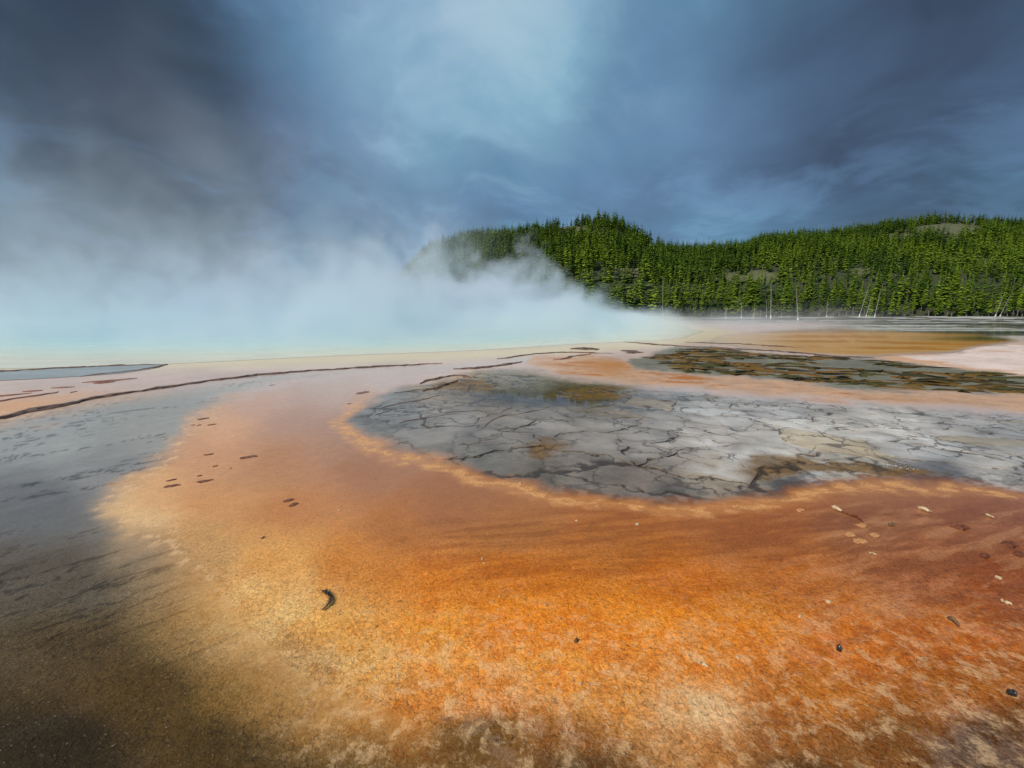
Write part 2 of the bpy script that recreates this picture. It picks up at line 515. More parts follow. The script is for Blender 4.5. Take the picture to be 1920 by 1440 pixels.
    hn = fbm(x * 0.55 + 0.4 * y, y * 1.1, 5, 115, 0.6)
    hc = over(np.zeros(x.shape + (3,)), np.ones_like(x), lin((208, 162, 126)))
    hc = hc * (0.75 + 0.5 * fbm(x * 2, y * 2.6, 4, 118, 0.6))[..., None]
    hc = over(hc, sstep(0.50, 0.62, hn) * sstep(1000, 1060, X) * sstep(1900, 1500, X), lin((190, 116, 40)))
    hc = over(hc, np.exp(-(((X - 1140) / 60) ** 2 + ((Y - 685) / 16) ** 2)), lin((196, 128, 60)))
    mh = sstep(5, -7, sh)
    C = over(C, mh, hc)
    wet = wet * (1 - mh) + mh * 0.45
    grain = grain * (1 - mh) + mh * 0.7
    # G, braided wet patch
    sg = sdf(G_POLY, X, Y)
    gn = fbm(x * 1.3, y * 1.3, 5, 121, 0.6)
    gc = np.array(lin((136, 130, 118))) * (0.6 + 0.8 * gn)[..., None]
    mg = sstep(3, -4, sg)
    C = over(C, mg, gc)
    wet = wet * (1 - mg) + mg * 0.55
    # J, pale pink bank
    sj = sdf(J_POLY, X, Y)
    jn = fbm(x * 0.7, y * 1.5, 5, 125, 0.6)
    jc = np.array(lin((232, 206, 192))) * (0.75 + 0.5 * jn)[..., None]
    jc = over(jc, sstep(0.5, 0.62, fbm(x * 0.25, y * 0.5, 4, 129)), lin((214, 166, 130)))
    mj = sstep(3, -3, sj)
    C = over(C, mj, jc)
    wet = wet * (1 - mj) + mj * 0.1
    return np.clip(C, 0.003, 0.85), np.clip(wet, 0, 1), np.clip(grain, 0, 1)


# plates of the cracked island: Voronoi cells of the ground, warped by a noise field
rng = random.Random(11)


def crack_warp(x, y):
    return (x + 1.5 * (fbm(x * 0.42, y * 0.42, 4, 201) - 0.5) + 0.5 * (fbm(x * 2.6, y * 2.6, 4, 203, 0.62) - 0.5), y + 1.5 * (fbm(x * 0.42 + 50, y * 0.42, 4, 207) - 0.5) + 0.5 * (fbm(x * 2.6, y * 2.6 + 40, 4, 209, 0.62) - 0.5))


ANG = R(-24)
CA, SA = math.cos(ANG), math.sin(ANG)


def cell_space(x, y):
    return (x * CA + y * SA) / 1.75, (-x * SA + y * CA) / 1.0


def from_cell(a, b):
    a, b = a * 1.75, b * 1.0
    return a * CA - b * SA, a * SA + b * CA


def voronoi(seeds, reach=4.0):
    cells = []
    Sd = np.array(seeds)
    for i, (sx_, sy_) in enumerate(seeds):
        poly = [(sx_ - reach, sy_ - reach), (sx_ + reach, sy_ - reach), (sx_ + reach, sy_ + reach), (sx_ - reach, sy_ + reach)]
        d = np.hypot(Sd[:, 0] - sx_, Sd[:, 1] - sy_)
        for j in np.argsort(d)[1:26]:
            nx, ny = Sd[j, 0] - sx_, Sd[j, 1] - sy_
            c = (nx * (Sd[j, 0] + sx_) + ny * (Sd[j, 1] + sy_)) / 2
            res = []
            for q in range(len(poly)):
                a, b = poly[q], poly[(q + 1) % len(poly)]
                fa, fb = a[0] * nx + a[1] * ny - c, b[0] * nx + b[1] * ny - c
                if fa <= 0:
                    res.append(a)
                if fa * fb < 0:
                    t = fa / (fa - fb)
                    res.append((a[0] + (b[0] - a[0]) * t, a[1] + (b[1] - a[1]) * t))
            poly = res
            if len(poly) < 3:
                break
        cells.append(poly)
    return cells


def seed_field(poly_px, a0, a1, b0, b1, step, jit, fn_size=None):
    s = []
    na, nb = int((a1 - a0) / step) + 1, int((b1 - b0) / step) + 1
    for i in range(na):
        for j in range(nb):
            s.append((a0 + (i + 0.5 * (j % 2)) * step + rng.uniform(-jit, jit) * step, b0 + j * step * 0.9 + rng.uniform(-jit, jit) * step))
    return s


f_seeds = [q for q in seed_field(F_POLY, -8, 24, 0, 26, 0.66, 0.5)]
f_seeds = [q for q in f_seeds if rng.random() < np.clip(0.34 + 0.75 * (math.hypot(*from_cell(*q)) - 8.0) / 6.0 + 0.5 * (vnoise(q[0] * 0.5, q[1] * 0.5, 77) - 0.5), 0.25, 0.95)]
fs_world = [from_cell(a, b) for a, b in f_seeds]
fx_, fy_ = np.array([q[0] for q in fs_world]), np.array([q[1] for q in fs_world])
sX, sY = to_px(fx_, fy_, np.zeros_like(fx_))
s_in = sdf(F_POLY, sX, sY)
keep_near = [i for i in range(len(f_seeds)) if fy_[i] > 2.0 and s_in[i] < 220 and sX[i] < 3200]
f_seeds = [f_seeds[i] for i in keep_near]
f_in, f_sx, f_sy = s_in[keep_near], sX[keep_near], sY[keep_near]
f_cells = voronoi(f_seeds)
f_keep = [i for i in range(len(f_seeds)) if f_in[i] < -14 * np.clip((f_sy[i] - 584) / 250, 0.25, 1) and f_sx[i] > 860 and f_sx[i] < 2060 and not (f_sx[i] < 1200 and f_sy[i] < 768)]


def crack_field(x, y):
    wx, wy = crack_warp(x, y)
    a, b = cell_space(wx, wy)
    d1 = np.full(x.shape, 1e9)
    d2 = np.full(x.shape, 1e9)
    for (sa, sb) in f_seeds:
        d = np.hypot(a - sa, b - sb)
        d2 = np.minimum(d2, np.maximum(d, d1))
        d1 = np.minimum(d1, d)
    return d2 - d1


# ------------------------------------------------------------------ ground sheet
def ground_mesh():
    th = np.concatenate([np.linspace(88, 62, 16), np.arange(61.5, 2.0, -0.115), np.arange(2.0, 0.45, -0.06)])
    r = CAM_H / np.tan(np.radians(th))
    r = np.concatenate([r, [340, 400, 480, 600, 800, 1200, 2000, 3500, 6500]])
    az = np.concatenate([np.linspace(-180, -62, 30)[:-1], np.arange(-62, 62, 0.145), np.linspace(62, 180, 30)])
    A, Rr = np.meshgrid(np.radians(az), r)
    x, y = (np.sin(A) * Rr).ravel(), (np.cos(A) * Rr).ravel()
    C, wet, grain = paint(x, y)
    X, Y = to_px(x, y, np.zeros_like(x))
    sel = np.where((y > 3) & (y < 26) & (X > 640) & (X < 2300) & (Y > 660) & (Y < 980))[0]
    cr = crack_field(x[sel], y[sel])
    sf = sdf(F_POLY, X[sel], Y[sel])
    m = sstep(0.085, 0.02, cr) * sstep(-4, -22, sf) * (0.35 + 0.65 * sstep(0.35, 0.55, fbm(x[sel] * 0.7, y[sel] * 0.7, 3, 133)))
    C[sel] = over(C[sel], 0.9 * m, lin((58, 44, 30)))
    z = np.zeros_like(x)
    d = np.hypot(x, y)
    amp = np.clip(grain, 0.1, 1)
    z += amp * (0.010 * (fbm(x * 7, y * 7, 4, 141, 0.6) - 0.5) + 0.012 * (fbm(x * 1.6, y * 1.6, 3, 145) - 0.5)) * np.where(d < 30, 1, 0.4)
    z[sel] -= 0.012 * m
    # flat under sheets of water
    z *= sstep(1.0, 0.55, wet)
    z -= 0.004
    V = np.stack([x, y, z], 1)
    nr, na = A.shape
    i = np.arange(nr - 1)[:, None] * na + np.arange(na - 1)[None, :]
    Fq = np.stack([i, i + na, i + na + 1, i + 1], -1).reshape(-1, 4)
    # disc that closes the sheet under the camera
    me = fastmesh('ground', V, Fq)
    set_col(me, 'Col', C)
    set_float(me, 'wet', wet)
    set_float(me, 'grain', grain)
    ck = np.zeros(len(x))
    ck[sel] = sstep(-8, -24, sf)
    set_float(me, 'crackle', ck)
    Xp, Yp = px_warp(x, y, X, Y)
    set_float(me, 'crust', np.where(y > 0.3, sstep(1060, 1260, Yp) * sstep(380, 720, Xp), 0.6))
    return me


def sinter_material(name, use_attr=True):
    m, N, b = new_mat(name)
    pos = N.n('ShaderNodeNewGeometry').outputs['Position']
    a1 = N.n('ShaderNodeAttribute', attribute_name='Col')
    a2 = N.n('ShaderNodeAttribute', attribute_name='wet').outputs['Fac']
    a3 = N.n('ShaderNodeAttribute', attribute_name='grain').outputs['Fac']
    # granules of the mat
    g1 = N.noise(pos, 34.0, 4.0, 0.62, 0.9)
    g2 = N.noise(pos, 75.0, 2.0, 0.6, 0.4)
    g3 = N.noise(pos, 6.0, 5.0, 0.6, 0.4)
    g4 = N.noise(pos, 7.5, 8.0, 0.76, 0.25)
    h = N.m('ADD', N.m('MULTIPLY', g1, 0.7), N.m('MULTIPLY', g2, 0.3))
    dv = N.m('MULTIPLY', N.m('SUBTRACT', h, 0.5), N.m('MULTIPLY', a3, 2.9))
    dv = N.m('ADD', dv, N.m('MULTIPLY', N.m('SUBTRACT', g3, 0.5), 0.35))
    f = N.m('MAXIMUM', N.m('ADD', 1.0, dv), 0.25)
    col = N.v('SCALE', a1.outputs['Color'], f)
    a4 = N.n('ShaderNodeAttribute', attribute_name='crust').outputs['Fac']
    col = N.mix(N.m('MULTIPLY', N.ss(g4, 0.49, 0.62), a4), col, N.mix(0.55, N.mix(1.0, col, (1.35, 1.35, 1.3), 'MULTIPLY'), (0.70, 0.44, 0.22)))
    col = N.mix(N.m('MULTIPLY', N.ss(g4, 0.46, 0.36), N.m('MULTIPLY', a4, 0.8)), col, N.mix(1.0, col, (0.86, 0.64, 0.40), 'MULTIPLY'))
    # pale filaments winding through the mat
    fil = N.m('MULTIPLY', N.ss(N.m('ABSOLUTE', N.m('SUBTRACT', N.noise(pos, 13.0, 3.0, 0.6, 1.4), 0.5)), 0.022, 0.0), N.m('MULTIPLY', a4, 0.45))
    col = N.mix(fil, col, N.mix(0.35, N.mix(1.0, col, (1.4, 1.4, 1.4), 'MULTIPLY'), (0.70, 0.52, 0.32)))
    # hairline cracks of the dried crust
    a5 = N.n('ShaderNodeAttribute', attribute_name='crackle').outputs['Fac']
    wob = N.v('SCALE', N.v('SUBTRACT', N.noise(pos, 1.7, 5.0, 0.62, 0.0, True), (0.5, 0.5, 0.5)), 0.9)
    vo = N.n('ShaderNodeTexVoronoi', feature='DISTANCE_TO_EDGE')
    N.put(vo.inputs['Vector'], N.v('MULTIPLY', N.v('ADD', pos, wob), (0.8, 1.0, 0.0)))
    vo.inputs['Scale'].default_value = 1.9
    hair = N.m('MULTIPLY', N.ss(vo.outputs['Distance'], 0.055, 0.012), N.ss(N.noise(pos, 0.9, 3.0, 0.6), 0.40, 0.56))
    col = N.mix(N.m('MULTIPLY', hair, N.m('MULTIPLY', a5, 0.75)), col, (0.075, 0.055, 0.04))
    # dark pits and pale flecks
    pit = N.m('MULTIPLY', N.ss(g1, 0.37, 0.30), N.m('MULTIPLY', a3, 0.5))
    col = N.mix(pit, col, N.mix(1.0, col, (0.42, 0.34, 0.28), 'MULTIPLY'))
    fl = N.m('MULTIPLY', N.ss(g2, 0.68, 0.76), N.m('MULTIPLY', a3, 0.45))
    col = N.mix(fl, col, (0.72, 0.58, 0.42))
    N.put(b.inputs['Base Color'], col)
    b.inputs['Roughness'].default_value = 0.72
    N.put(b.inputs['Specular IOR Level'], 0.16)
    N.put(b.inputs['Coat Weight'], a2)
    b.inputs['Coat IOR'].default_value = 1.33
    N.put(b.inputs['Coat Roughness'], N.m('ADD', 0.008, N.m('MULTIPLY', N.m('MULTIPLY', a3, a3), 0.4)))
    N.put(b.inputs['Normal'], bump(N, h, N.m('MULTIPLY', a3, 0.9), 0.02))
    rp = N.noise(N.v('MULTIPLY', pos, (1.0, 2.2, 1.0)), 5.0, 3.0, 0.5, 0.2)
    N.put(b.inputs['Coat Normal'], bump(N, rp, 0.02, 0.01))
    return m


M_SINTER = sinter_material('sinter')
ground = link('ground', ground_mesh(), M_SINTER)
tag(ground, 'wide flat of orange, tan and grey bacterial mat and sinter', None, None, 'structure')


def piece_mesh(name, outline, z0, z1, bev, col, wet, grain, dome=0.0):
    """A thin slab from an outline (world xy, counter-clockwise), its rim rounded off."""
    n = len(outline)
    cx, cy = sum(p[0] for p in outline) / n, sum(p[1] for p in outline) / n
    rings = [(1.0, z0), (1.0 - bev * 0.25, z1 - 0.35 * (z1 - z0)), (1.0 - bev, z1), (0.55, z1 + dome * 0.7)]
    V = [((p[0] - cx) * s, (p[1] - cy) * s, z) for (s, z) in rings for p in outline] + [(0, 0, z1 + dome)]
    Fs = []
    for k in range(len(rings) - 1):
        for i in range(n):
            j = (i + 1) % n
            Fs.append((k * n + i, k * n + j, (k + 1) * n + j, (k + 1) * n + i))
    k = len(rings) - 1
    for i in range(n):
        Fs.append((k * n + i, k * n + (i + 1) % n, k * n + n))
    me = pymesh(name, V, Fs)
    me.polygons.foreach_set('use_smooth', [True] * len(me.polygons))
    P = np.array(V)
    c, w, g = col, wet, grain
    if callable(col):
        c, w, g = col(P[:, 0] + cx, P[:, 1] + cy)
    else:
        c, w, g = np.tile(np.array(col), (len(V), 1)), np.full(len(V), wet), np.full(len(V), grain)
    set_col(me, 'Col', c)
    set_float(me, 'wet', w)
    set_float(me, 'grain', g)
    return me, (cx, cy, 0)


def ccw(poly):
    a = sum(poly[i][0] * poly[(i + 1) % len(poly)][1] - poly[(i + 1) % len(poly)][0] * poly[i][1] for i in range(len(poly)))
    return poly if a > 0 else poly[::-1]


def unwarp(a, b, warp, frm, it=6):
    """World point whose warped position falls on a point of cell space."""
    tx, ty = frm(a, b)
    x, y = tx.copy(), ty.copy()
    for _ in range(it):
        wx, wy = warp(x, y)
        x, y = x + (tx - wx), y + (ty - wy)
    return x, y


def cell_outline(cell, gap, seg, warp, frm, roundness=0.0):
    n = len(cell)
    ca = sum(p[0] for p in cell) / n
    cb = sum(p[1] for p in cell) / n
    pts = []
    for i in range(n):
        (a0, b0), (a1, b1) = cell[i], cell[(i + 1) % n]
        L = math.hypot(a1 - a0, b1 - b0)
        ns = max(1, int(round(L / seg)))
        for q in range(ns):
            t = q / ns
            pts.append((a0 + (a1 - a0) * t, b0 + (b1 - b0) * t))
    res = []
    for (a, b) in pts:
        dx, dy = ca - a, cb - b
        L = math.hypot(dx, dy) + 1e-9
        g = min(gap * (0.45 + 1.3 * rng.random() ** 2 if gap < 0.05 else 1.0), L * 0.4)
        res.append([a + dx / L * g, b + dy / L * g])
    A = np.array(res)
    for _ in range(int(roundness)):
        A = 0.5 * A + 0.25 * (np.roll(A, 1, 0) + np.roll(A, -1, 0))
    x, y = unwarp(A[:, 0], A[:, 1], warp, frm)
    return ccw(list(zip(x.tolist(), y.tolist())))


from mathutils.geometry import delaunay_2d_cdt


def plate_mesh(outline, z0, z1, paintfn):
    n = len(outline)
    cx, cy = sum(p[0] for p in outline) / n, sum(p[1] for p in outline) / n
    O = [(p[0] - cx, p[1] - cy) for p in outline]
    xs, ys = [p[0] for p in O], [p[1] for p in O]
    step = 0.22
    gx0, gy0 = np.meshgrid(np.arange(min(xs), max(xs), step), np.arange(min(ys), max(ys), step))
    gx0 = gx0.ravel() + np.array([rng.uniform(-0.06, 0.06) for _ in range(gx0.size)])
    gy0 = gy0.ravel() + np.array([rng.uniform(-0.06, 0.06) for _ in range(gy0.size)])
    d = sdf(O, gx0, gy0)
    inner = [(float(a), float(b)) for a, b, q in zip(gx0, gy0, d) if q < -0.07]
    pts = [Vector(p) for p in O + inner]
    vs, es, fs, ov, oe, of = delaunay_2d_cdt(pts, [], [list(range(n))], 1, 1e-5)
    top = [(v.x, v.y, z1) for v in vs]
    V, Fs = list(top), [tuple(f) for f in fs]
    loop = [k for k in range(len(vs)) if any(q < n for q in ov[k])]
    # the side walls go down from the outline
    b0 = len(V)
    ring = {}
    for k in range(len(vs)):
        for q in ov[k]:
            if q < n and q not in ring:
                ring[q] = k
    order = [ring[q] for q in range(n) if q in ring]
    for k in order:
        V.append((vs[k].x, vs[k].y, z0))
    m_ = len(order)
    for a in range(m_):
        b_ = (a + 1) % m_
        if order[a] != order[b_]:
            Fs.append((order[b_], order[a], b0 + a, b0 + b_))
    me = pymesh('sinter_plate', V, Fs)
    P = np.array(V)
    c, w, g = paintfn(P[:, 0] + cx, P[:, 1] + cy)
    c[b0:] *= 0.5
    set_col(me, 'Col', c)
    set_float(me, 'wet', w)
    set_float(me, 'grain', g)
    set_float(me, 'crackle', np.ones(len(V)))
    return me, (cx, cy, 0)


n_plates = 0
for i in f_keep:
    cell = f_cells[i]
    if len(cell) < 3:
        continue
    ol = cell_outline(cell, rng.uniform(0.010, 0.032) * (0.55 + 0.055 * math.hypot(*from_cell(*f_seeds[i]))), 0.12, crack_warp, from_cell, 0)
    oX, oY = to_px(np.array([p[0] for p in ol]), np.array([p[1] for p in ol]), 0.0)
    if sdf(F_POLY, oX, oY).max() > -2.5:
        continue
    tone = rng.uniform(0.9, 1.1)
    light = 0.05 * abs(rng.gauss(0, 1)) if f_sx[i] > 1230 and f_sy[i] < 880 else 0.02
    warm = rng.random() < 0.08

    def pc(x, y):
        c, w, g = paint(x, y)
        c = c * tone + light * np.array((1.0, 0.97, 0.93)) * 0.8
        if warm:
            c = c * np.array((1.02, 0.92, 0.74))
        c = over(c, 0.32 * sstep(0.06, 0.015, crack_field(x, y)), np.array(lin((70, 54, 38))))
        return np.clip(c, 0, 0.7), w * (0.92 if light < 0.1 else 0.6), g
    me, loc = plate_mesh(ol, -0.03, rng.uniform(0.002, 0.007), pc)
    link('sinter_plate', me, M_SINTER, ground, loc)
    n_plates += 1
print('plates', n_plates)

# algae mounds of the braided patch
def g_warp(x, y):
    return (x + 2.2 * (fbm(x * 0.6, y * 0.6, 4, 301, 0.6) - 0.5) + 0.95 * (fbm(x * 2.4, y * 2.4, 3, 302, 0.6) - 0.5), y + 2.2 * (fbm(x * 0.6 + 9, y * 0.6, 4, 305, 0.6) - 0.5) + 0.95 * (fbm(x * 2.4, y * 2.4 + 5, 3, 306, 0.6) - 0.5))


def g_from(a, b):
    a, b = a * 1.75, b * 0.72
    c, s = math.cos(R(-13)), math.sin(R(-13))
    return a * c - b * s, a * s + b * c


g_seeds = seed_field(G_POLY, -4, 24, 14, 50, 1.0, 0.48)
gw = [g_from(a, b) for a, b in g_seeds]
gx, gy = np.array([q[0] for q in gw]), np.array([q[1] for q in gw])
gX, gY = to_px(gx, gy, np.zeros_like(gx))
g_in = sdf(G_POLY, gX, gY)
kn = [i for i in range(len(g_seeds)) if g_in[i] < 14 and gX[i] < 2080]
g_seeds = [g_seeds[i] for i in kn]
gxx, gyy, gXX, gYY, g_in = gx[kn], gy[kn], gX[kn], gY[kn], g_in[kn]
g_cells = voronoi(g_seeds, 3.0)
open_w = fbm(gxx * 0.16, gyy * 0.22, 3, 311)
M_ALGAE = sinter_material('algae')
cnt = 0
for i in range(len(g_seeds)):
    if g_in[i] > -1.5 or len(g_cells[i]) < 3:
        continue
    # an open water lane runs through the patch towards the right
    lane = math.exp(-((gYY[i] - (676 + 0.055 * (gXX[i] - 1400))) / 10.0) ** 2) * (1 if gXX[i] > 1480 else 0.25)
    if rng.random() < 0.03 + 0.62 * lane + 0.15 * (open_w[i] > 0.58):
        continue
    if cnt >= 296:
        break
    ol = cell_outline(g_cells[i], max(0.052, rng.uniform(-0.05, 0.34)), 0.13, g_warp, g_from, 0)
    oX, oY = to_px(np.array([p[0] for p in ol]), np.array([p[1] for p in ol]), 0.0)
    if sdf(G_POLY, oX, oY).max() > 1.0:
        continue
    t = rng.random()
    base = [lin((92, 70, 26)), lin((112, 84, 30)), lin((66, 56, 24)), lin((122, 86, 34)), lin((82, 76, 32))][int(t * 4.99)]
    me, loc = piece_mesh('algae_mound', ol, -0.02, rng.uniform(0.01, 0.03), 0.2, base, 0.12, 0.8, rng.uniform(0.0, 0.02))
    link('algae_mound', me, M_ALGAE, ground, loc)
    cnt += 1
print('mounds', cnt)


# ------------------------------------------------------------------ water sheets
def water_mat(name, rough=0.03, ripple=0.05, coat=1.0):
    m, N, b = new_mat(name)
    pos = N.n('ShaderNodeNewGeometry').outputs['Position']
    a1 = N.n('ShaderNodeAttribute', attribute_name='Col').outputs['Color']
    nz = N.noise(N.v('MULTIPLY', pos, (0.25, 0.7, 1)), 1.0, 5.0, 0.6, 0.6)
    N.put(b.inputs['Base Color'], N.v('SCALE', a1, N.m('ADD', 0.7, N.m('MULTIPLY', nz, 0.6))))
    b.inputs['Roughness'].default_value = 0.6
    b.inputs['Specular IOR Level'].default_value = 0.1
    b.inputs['Coat Weight'].default_value = coat
    b.inputs['Coat IOR'].default_value = 1.33
    b.inputs['Coat Roughness'].default_value = rough
    rp = N.noise(N.v('MULTIPLY', pos, (1.0, 1.6, 1.0)), 3.0, 3.0, 0.5, 0.2)
    N.put(b.inputs['Coat Normal'], bump(N, rp, ripple, 0.03))
    return m


def star_sheet(name, outline, centre, colfn, z, rings=14):
    O = np.array(outline)
    n = len(O)
    s = np.linspace(1, 0.0, rings + 1)[:-1]
    V = np.concatenate([np.array(centre) + (O - np.array(centre)) * q for q in s] + [np.array([centre])])
    Fs = []
    for k in range(rings - 1):
        for i in range(n):
            Fs.append((k * n + i, k * n + (i + 1) % n, (k + 1) * n + (i + 1) % n, (k + 1) * n + i))
    for i in range(n):
        Fs.append(((rings - 1) * n + i, (rings - 1) * n + (i + 1) % n, rings * n))
    me = pymesh(name, [(p[0], p[1], z) for p in V], Fs)
    set_col(me, 'Col', colfn(V[:, 0], V[:, 1]))
    me.polygons.foreach_set('use_smooth', [True] * len(me.polygons))
    return me


def resample(pts, step):
    res = []
    n = len(pts)
    for i in range(n):
        a, b = Vector(pts[i]), Vector(pts[(i + 1) % n])
        k = max(1, int((b - a).length / step))
        for q in range(k):
            res.append(tuple(a.lerp(b, q / k)))
    return res


sh = []
for i in range(160):
    a = 2 * math.pi * i / 160
    rr = 53 + 1.6 * math.sin(3 * a + 1) + 1.1 * math.sin(7 * a) + 0.5 * math.sin(17 * a + 2)
    ox, oy = math.cos(a) * rr, math.sin(a) * rr
    if ox < 0:
        ox *= 1.45
    sh.append((-24 + ox, 73 + oy))


def pool_col(x, y):
    ex = np.where(x < -24, (x + 24) / 1.45, x + 24)
    d = 53 - np.hypot(ex, y - 73) + 2.0 * (fbm(x * 0.3, y * 0.3, 4, 401) - 0.5)
    c = np.zeros(x.shape + (3,)) + np.array(lin((220, 200, 158)))
    for d0, d1, cc in ((0.5, 6, (206, 208, 170)), (4, 12, (150, 202, 196)), (11, 22, (50, 160, 190)), (18, 40, (20, 90, 160))):
        c = over(c, sstep(d0, d1, d), lin(cc))
    return c


pool = link('hot_spring_water', star_sheet('hot_spring_water', sh, (-24, 73), pool_col, 0.004, 40), water_mat('spring_water', 0.12, 0.12))
tag(pool, 'turquoise hot spring pool with a yellow margin under drifting steam', None, None, 'structure')

ip = resample([gp(px, py)[:2] for px, py in I_POLY], 1.2)


def ochre(x, y):
    X, Y = to_px(x, y, np.zeros_like(x))
    c = np.zeros(x.shape + (3,)) + np.array(lin((214, 158, 92)))
    n = fbm(x * 0.12, y * 0.35, 4, 411)
    c = over(c, sstep(0.48, 0.6, n), lin((196, 126, 46)))
    c = over(c, sstep(1520, 1350, X), lin((222, 190, 156)))
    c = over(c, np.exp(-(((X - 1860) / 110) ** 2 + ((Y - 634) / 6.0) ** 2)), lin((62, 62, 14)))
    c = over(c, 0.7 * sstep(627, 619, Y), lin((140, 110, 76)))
    return over(c, sstep(-5.0, -0.5, sdf(I_POLY, X, Y)), paint(x, y)[0])


w2 = link('shallow_pool_water', star_sheet('shallow_pool_water', ip, tuple(gp(1600, 643)[:2]), ochre, 0.006, 12), water_mat('ochre_water', 0.06, 0.08, 0.55))
tag(w2, 'shallow ochre pool mirroring the bare trunks below the forest', None, None, 'structure')

lp = resample([gp(px, py)[:2] for px, py in [(-400, 712), (-100, 700), (0, 696), (90, 691), (200, 685), (300, 683), (312, 684), (290, 691), (230, 700), (150, 706), (60, 711), (0, 714), (-200, 725),
                                            (-420, 740)]], 0.6)
w3 = link('side_pool_water', star_sheet('side_pool_water', lp, tuple(gp(60, 699)[:2]), lambda x, y: np.zeros(x.shape + (3,)) + np.array(lin((142, 144, 142))), 0.008, 5),
          water_mat('side_water', 0.05, 0.06, 0.45))
tag(w3, 'narrow blue grey water strip behind a dark rim', None, None, 'structure')

# ------------------------------------------------------------------ dark rims of the run-off channels
M_RIM = plain_mat('rim', lin((58, 42, 34)), lin((126, 96, 78)), 4.0, 0.7, 0.8, 0.03)


def rim(line, w0, h0, name='sinter_rim', mat=None, taper=True, seed=0):
    P = [gp(px, py) for px, py in line]
    pts = []
    for a, b in zip(P[:-1], P[1:]):
        k = max(1, int((b - a).length / 0.16))
        for q in range(k):
            pts.append(a.lerp(b, q / k))
    pts.append(P[-1])
    A = np.array([(p.x, p.y) for p in pts])
    for _ in range(14):
        A[1:-1] = 0.5 * A[1:-1] + 0.25 * (A[2:] + A[:-2])
    T = np.gradient(A, axis=0)
    T /= np.linalg.norm(T, axis=1)[:, None] + 1e-9
    Nn = np.stack([-T[:, 1], T[:, 0]], 1)
    n = len(A)
    s = np.arange(n) * 0.16
    off = (0.7 * w0 + 0.10) * (fbm(s * 1.6, s * 0 + seed, 5, 501 + seed, 0.65) - 0.5) * 2
    w = w0 * (0.1 + 1.8 * fbm(s * 2.2, s * 0 + 7, 5, 505 + seed, 0.65))
    if taper:
        w = w * np.clip(np.minimum(np.arange(n), np.arange(n)[::-1]) / (0.12 * n + 1), 0.12, 1)
    V, Fs = [], []
    prof = ((-0.5, -0.01), (-0.3, 0.75), (0.0, 1.0), (0.28, 0.6), (0.5, -0.01))
    for i in range(n):
        for k, (a, hh) in enumerate(prof):
            j = a * w[i] + off[i] + 0.12 * w[i] * (rng.random() - 0.5)
            V.append((A[i, 0] + Nn[i, 0] * j, A[i, 1] + Nn[i, 1] * j, hh * h0 * (0.5 + w[i] / w0 * 0.5) * rng.uniform(0.75, 1.2)))
    for i in range(n - 1):
        for k in range(4):
            Fs.append((i * 5 + k, (i + 1) * 5 + k, (i + 1) * 5 + k + 1, i * 5 + k + 1))
    me = pymesh(name, V, Fs)
    o = link(name, me, mat or M_RIM, ground)
    return o


rim(RIM_C, 0.32, 0.05, seed=1)
rim([(0, 786), (40, 775), (100, 764), (150, 756)], 0.18, 0.03, seed=2)
rim([(-420, 712), (-100, 701), (0, 696), (90, 691), (200, 686), (316, 683)], 0.42, 0.04, seed=3)
rim([(316, 684), (296, 689), (240, 697), (150, 706)], 0.3, 0.03, seed=4)
M_RED = plain_mat('red_rim', lin((118, 72, 54)), lin((150, 100, 80)), 4.0, 0.7, 0.6, 0.02)
for k, ln in enumerate(([(154, 717), (200, 713), (258, 709)], [(175, 719), (215, 716)], [(95, 728), (142, 725)], [(40, 736), (78, 733)], [(130, 736), (145, 734)],
                        [(-200, 776), (0, 754), (50, 745), (112, 735)], [(-200, 752), (0, 745), (60, 738)])):
    rim(ln, 0.42 if k < 5 else 0.2, 0.03, 'mat_ridge', M_RED, True, 10 + k)
for k, (ln, w, h) in enumerate((
        ([(850, 692), (890, 691), (935, 687), (976, 678)], 0.36, 0.05), ([(784, 720), (825, 707), (868, 703), (885, 708)], 0.18, 0.05), ([(790, 733), (830, 724), (860, 712)], 0.14, 0.04),
        ([(933, 673), (1000, 664), (1060, 660), (1150, 663)], 0.3, 0.04), ([(1040, 675), (1080, 667), (1110, 664)], 0.3, 0.03), ([(1075, 655), (1100, 653), (1122, 656)], 1.1, 0.08),
        ([(1170, 641), (1230, 646), (1330, 652), (1400, 655), (1480, 660), (1560, 668), (1640, 671)], 0.6, 0.05), ([(1165, 657), (1180, 659), (1195, 663)], 0.9, 0.06),
        ([(1285, 642), (1400, 645), (1500, 652)], 0.9, 0.04), ([(740, 737), (780, 731), (830, 727)], 0.09, 0.03), ([(714, 764), (760, 753), (790, 752), (822, 740)], 0.09, 0.03),
        ([(700, 778), (725, 770), (735, 768)], 0.09, 0.03), ([(748, 793), (772, 786), (830, 777), (862, 775)], 0.07, 0.02), ([(845, 840), (880, 831), (905, 829), (940, 818)], 0.09, 0.018),
        ([(894, 808), (918, 785), (930, 778), (985, 776), (1028, 763)], 0.10, 0.02))):
    rim(ln, w * (0.75 if k > 8 else 1), h if k < 9 else 0.012, 'sinter_rim', M_RIM, True, 30 + k)

# ------------------------------------------------------------------ hoof marks torn into the mat
M_MARK = plain_mat('torn_mat', lin((84, 44, 20)), lin((150, 90, 52)), 18.0, 0.6, 0.7, 0.02, 0.3)


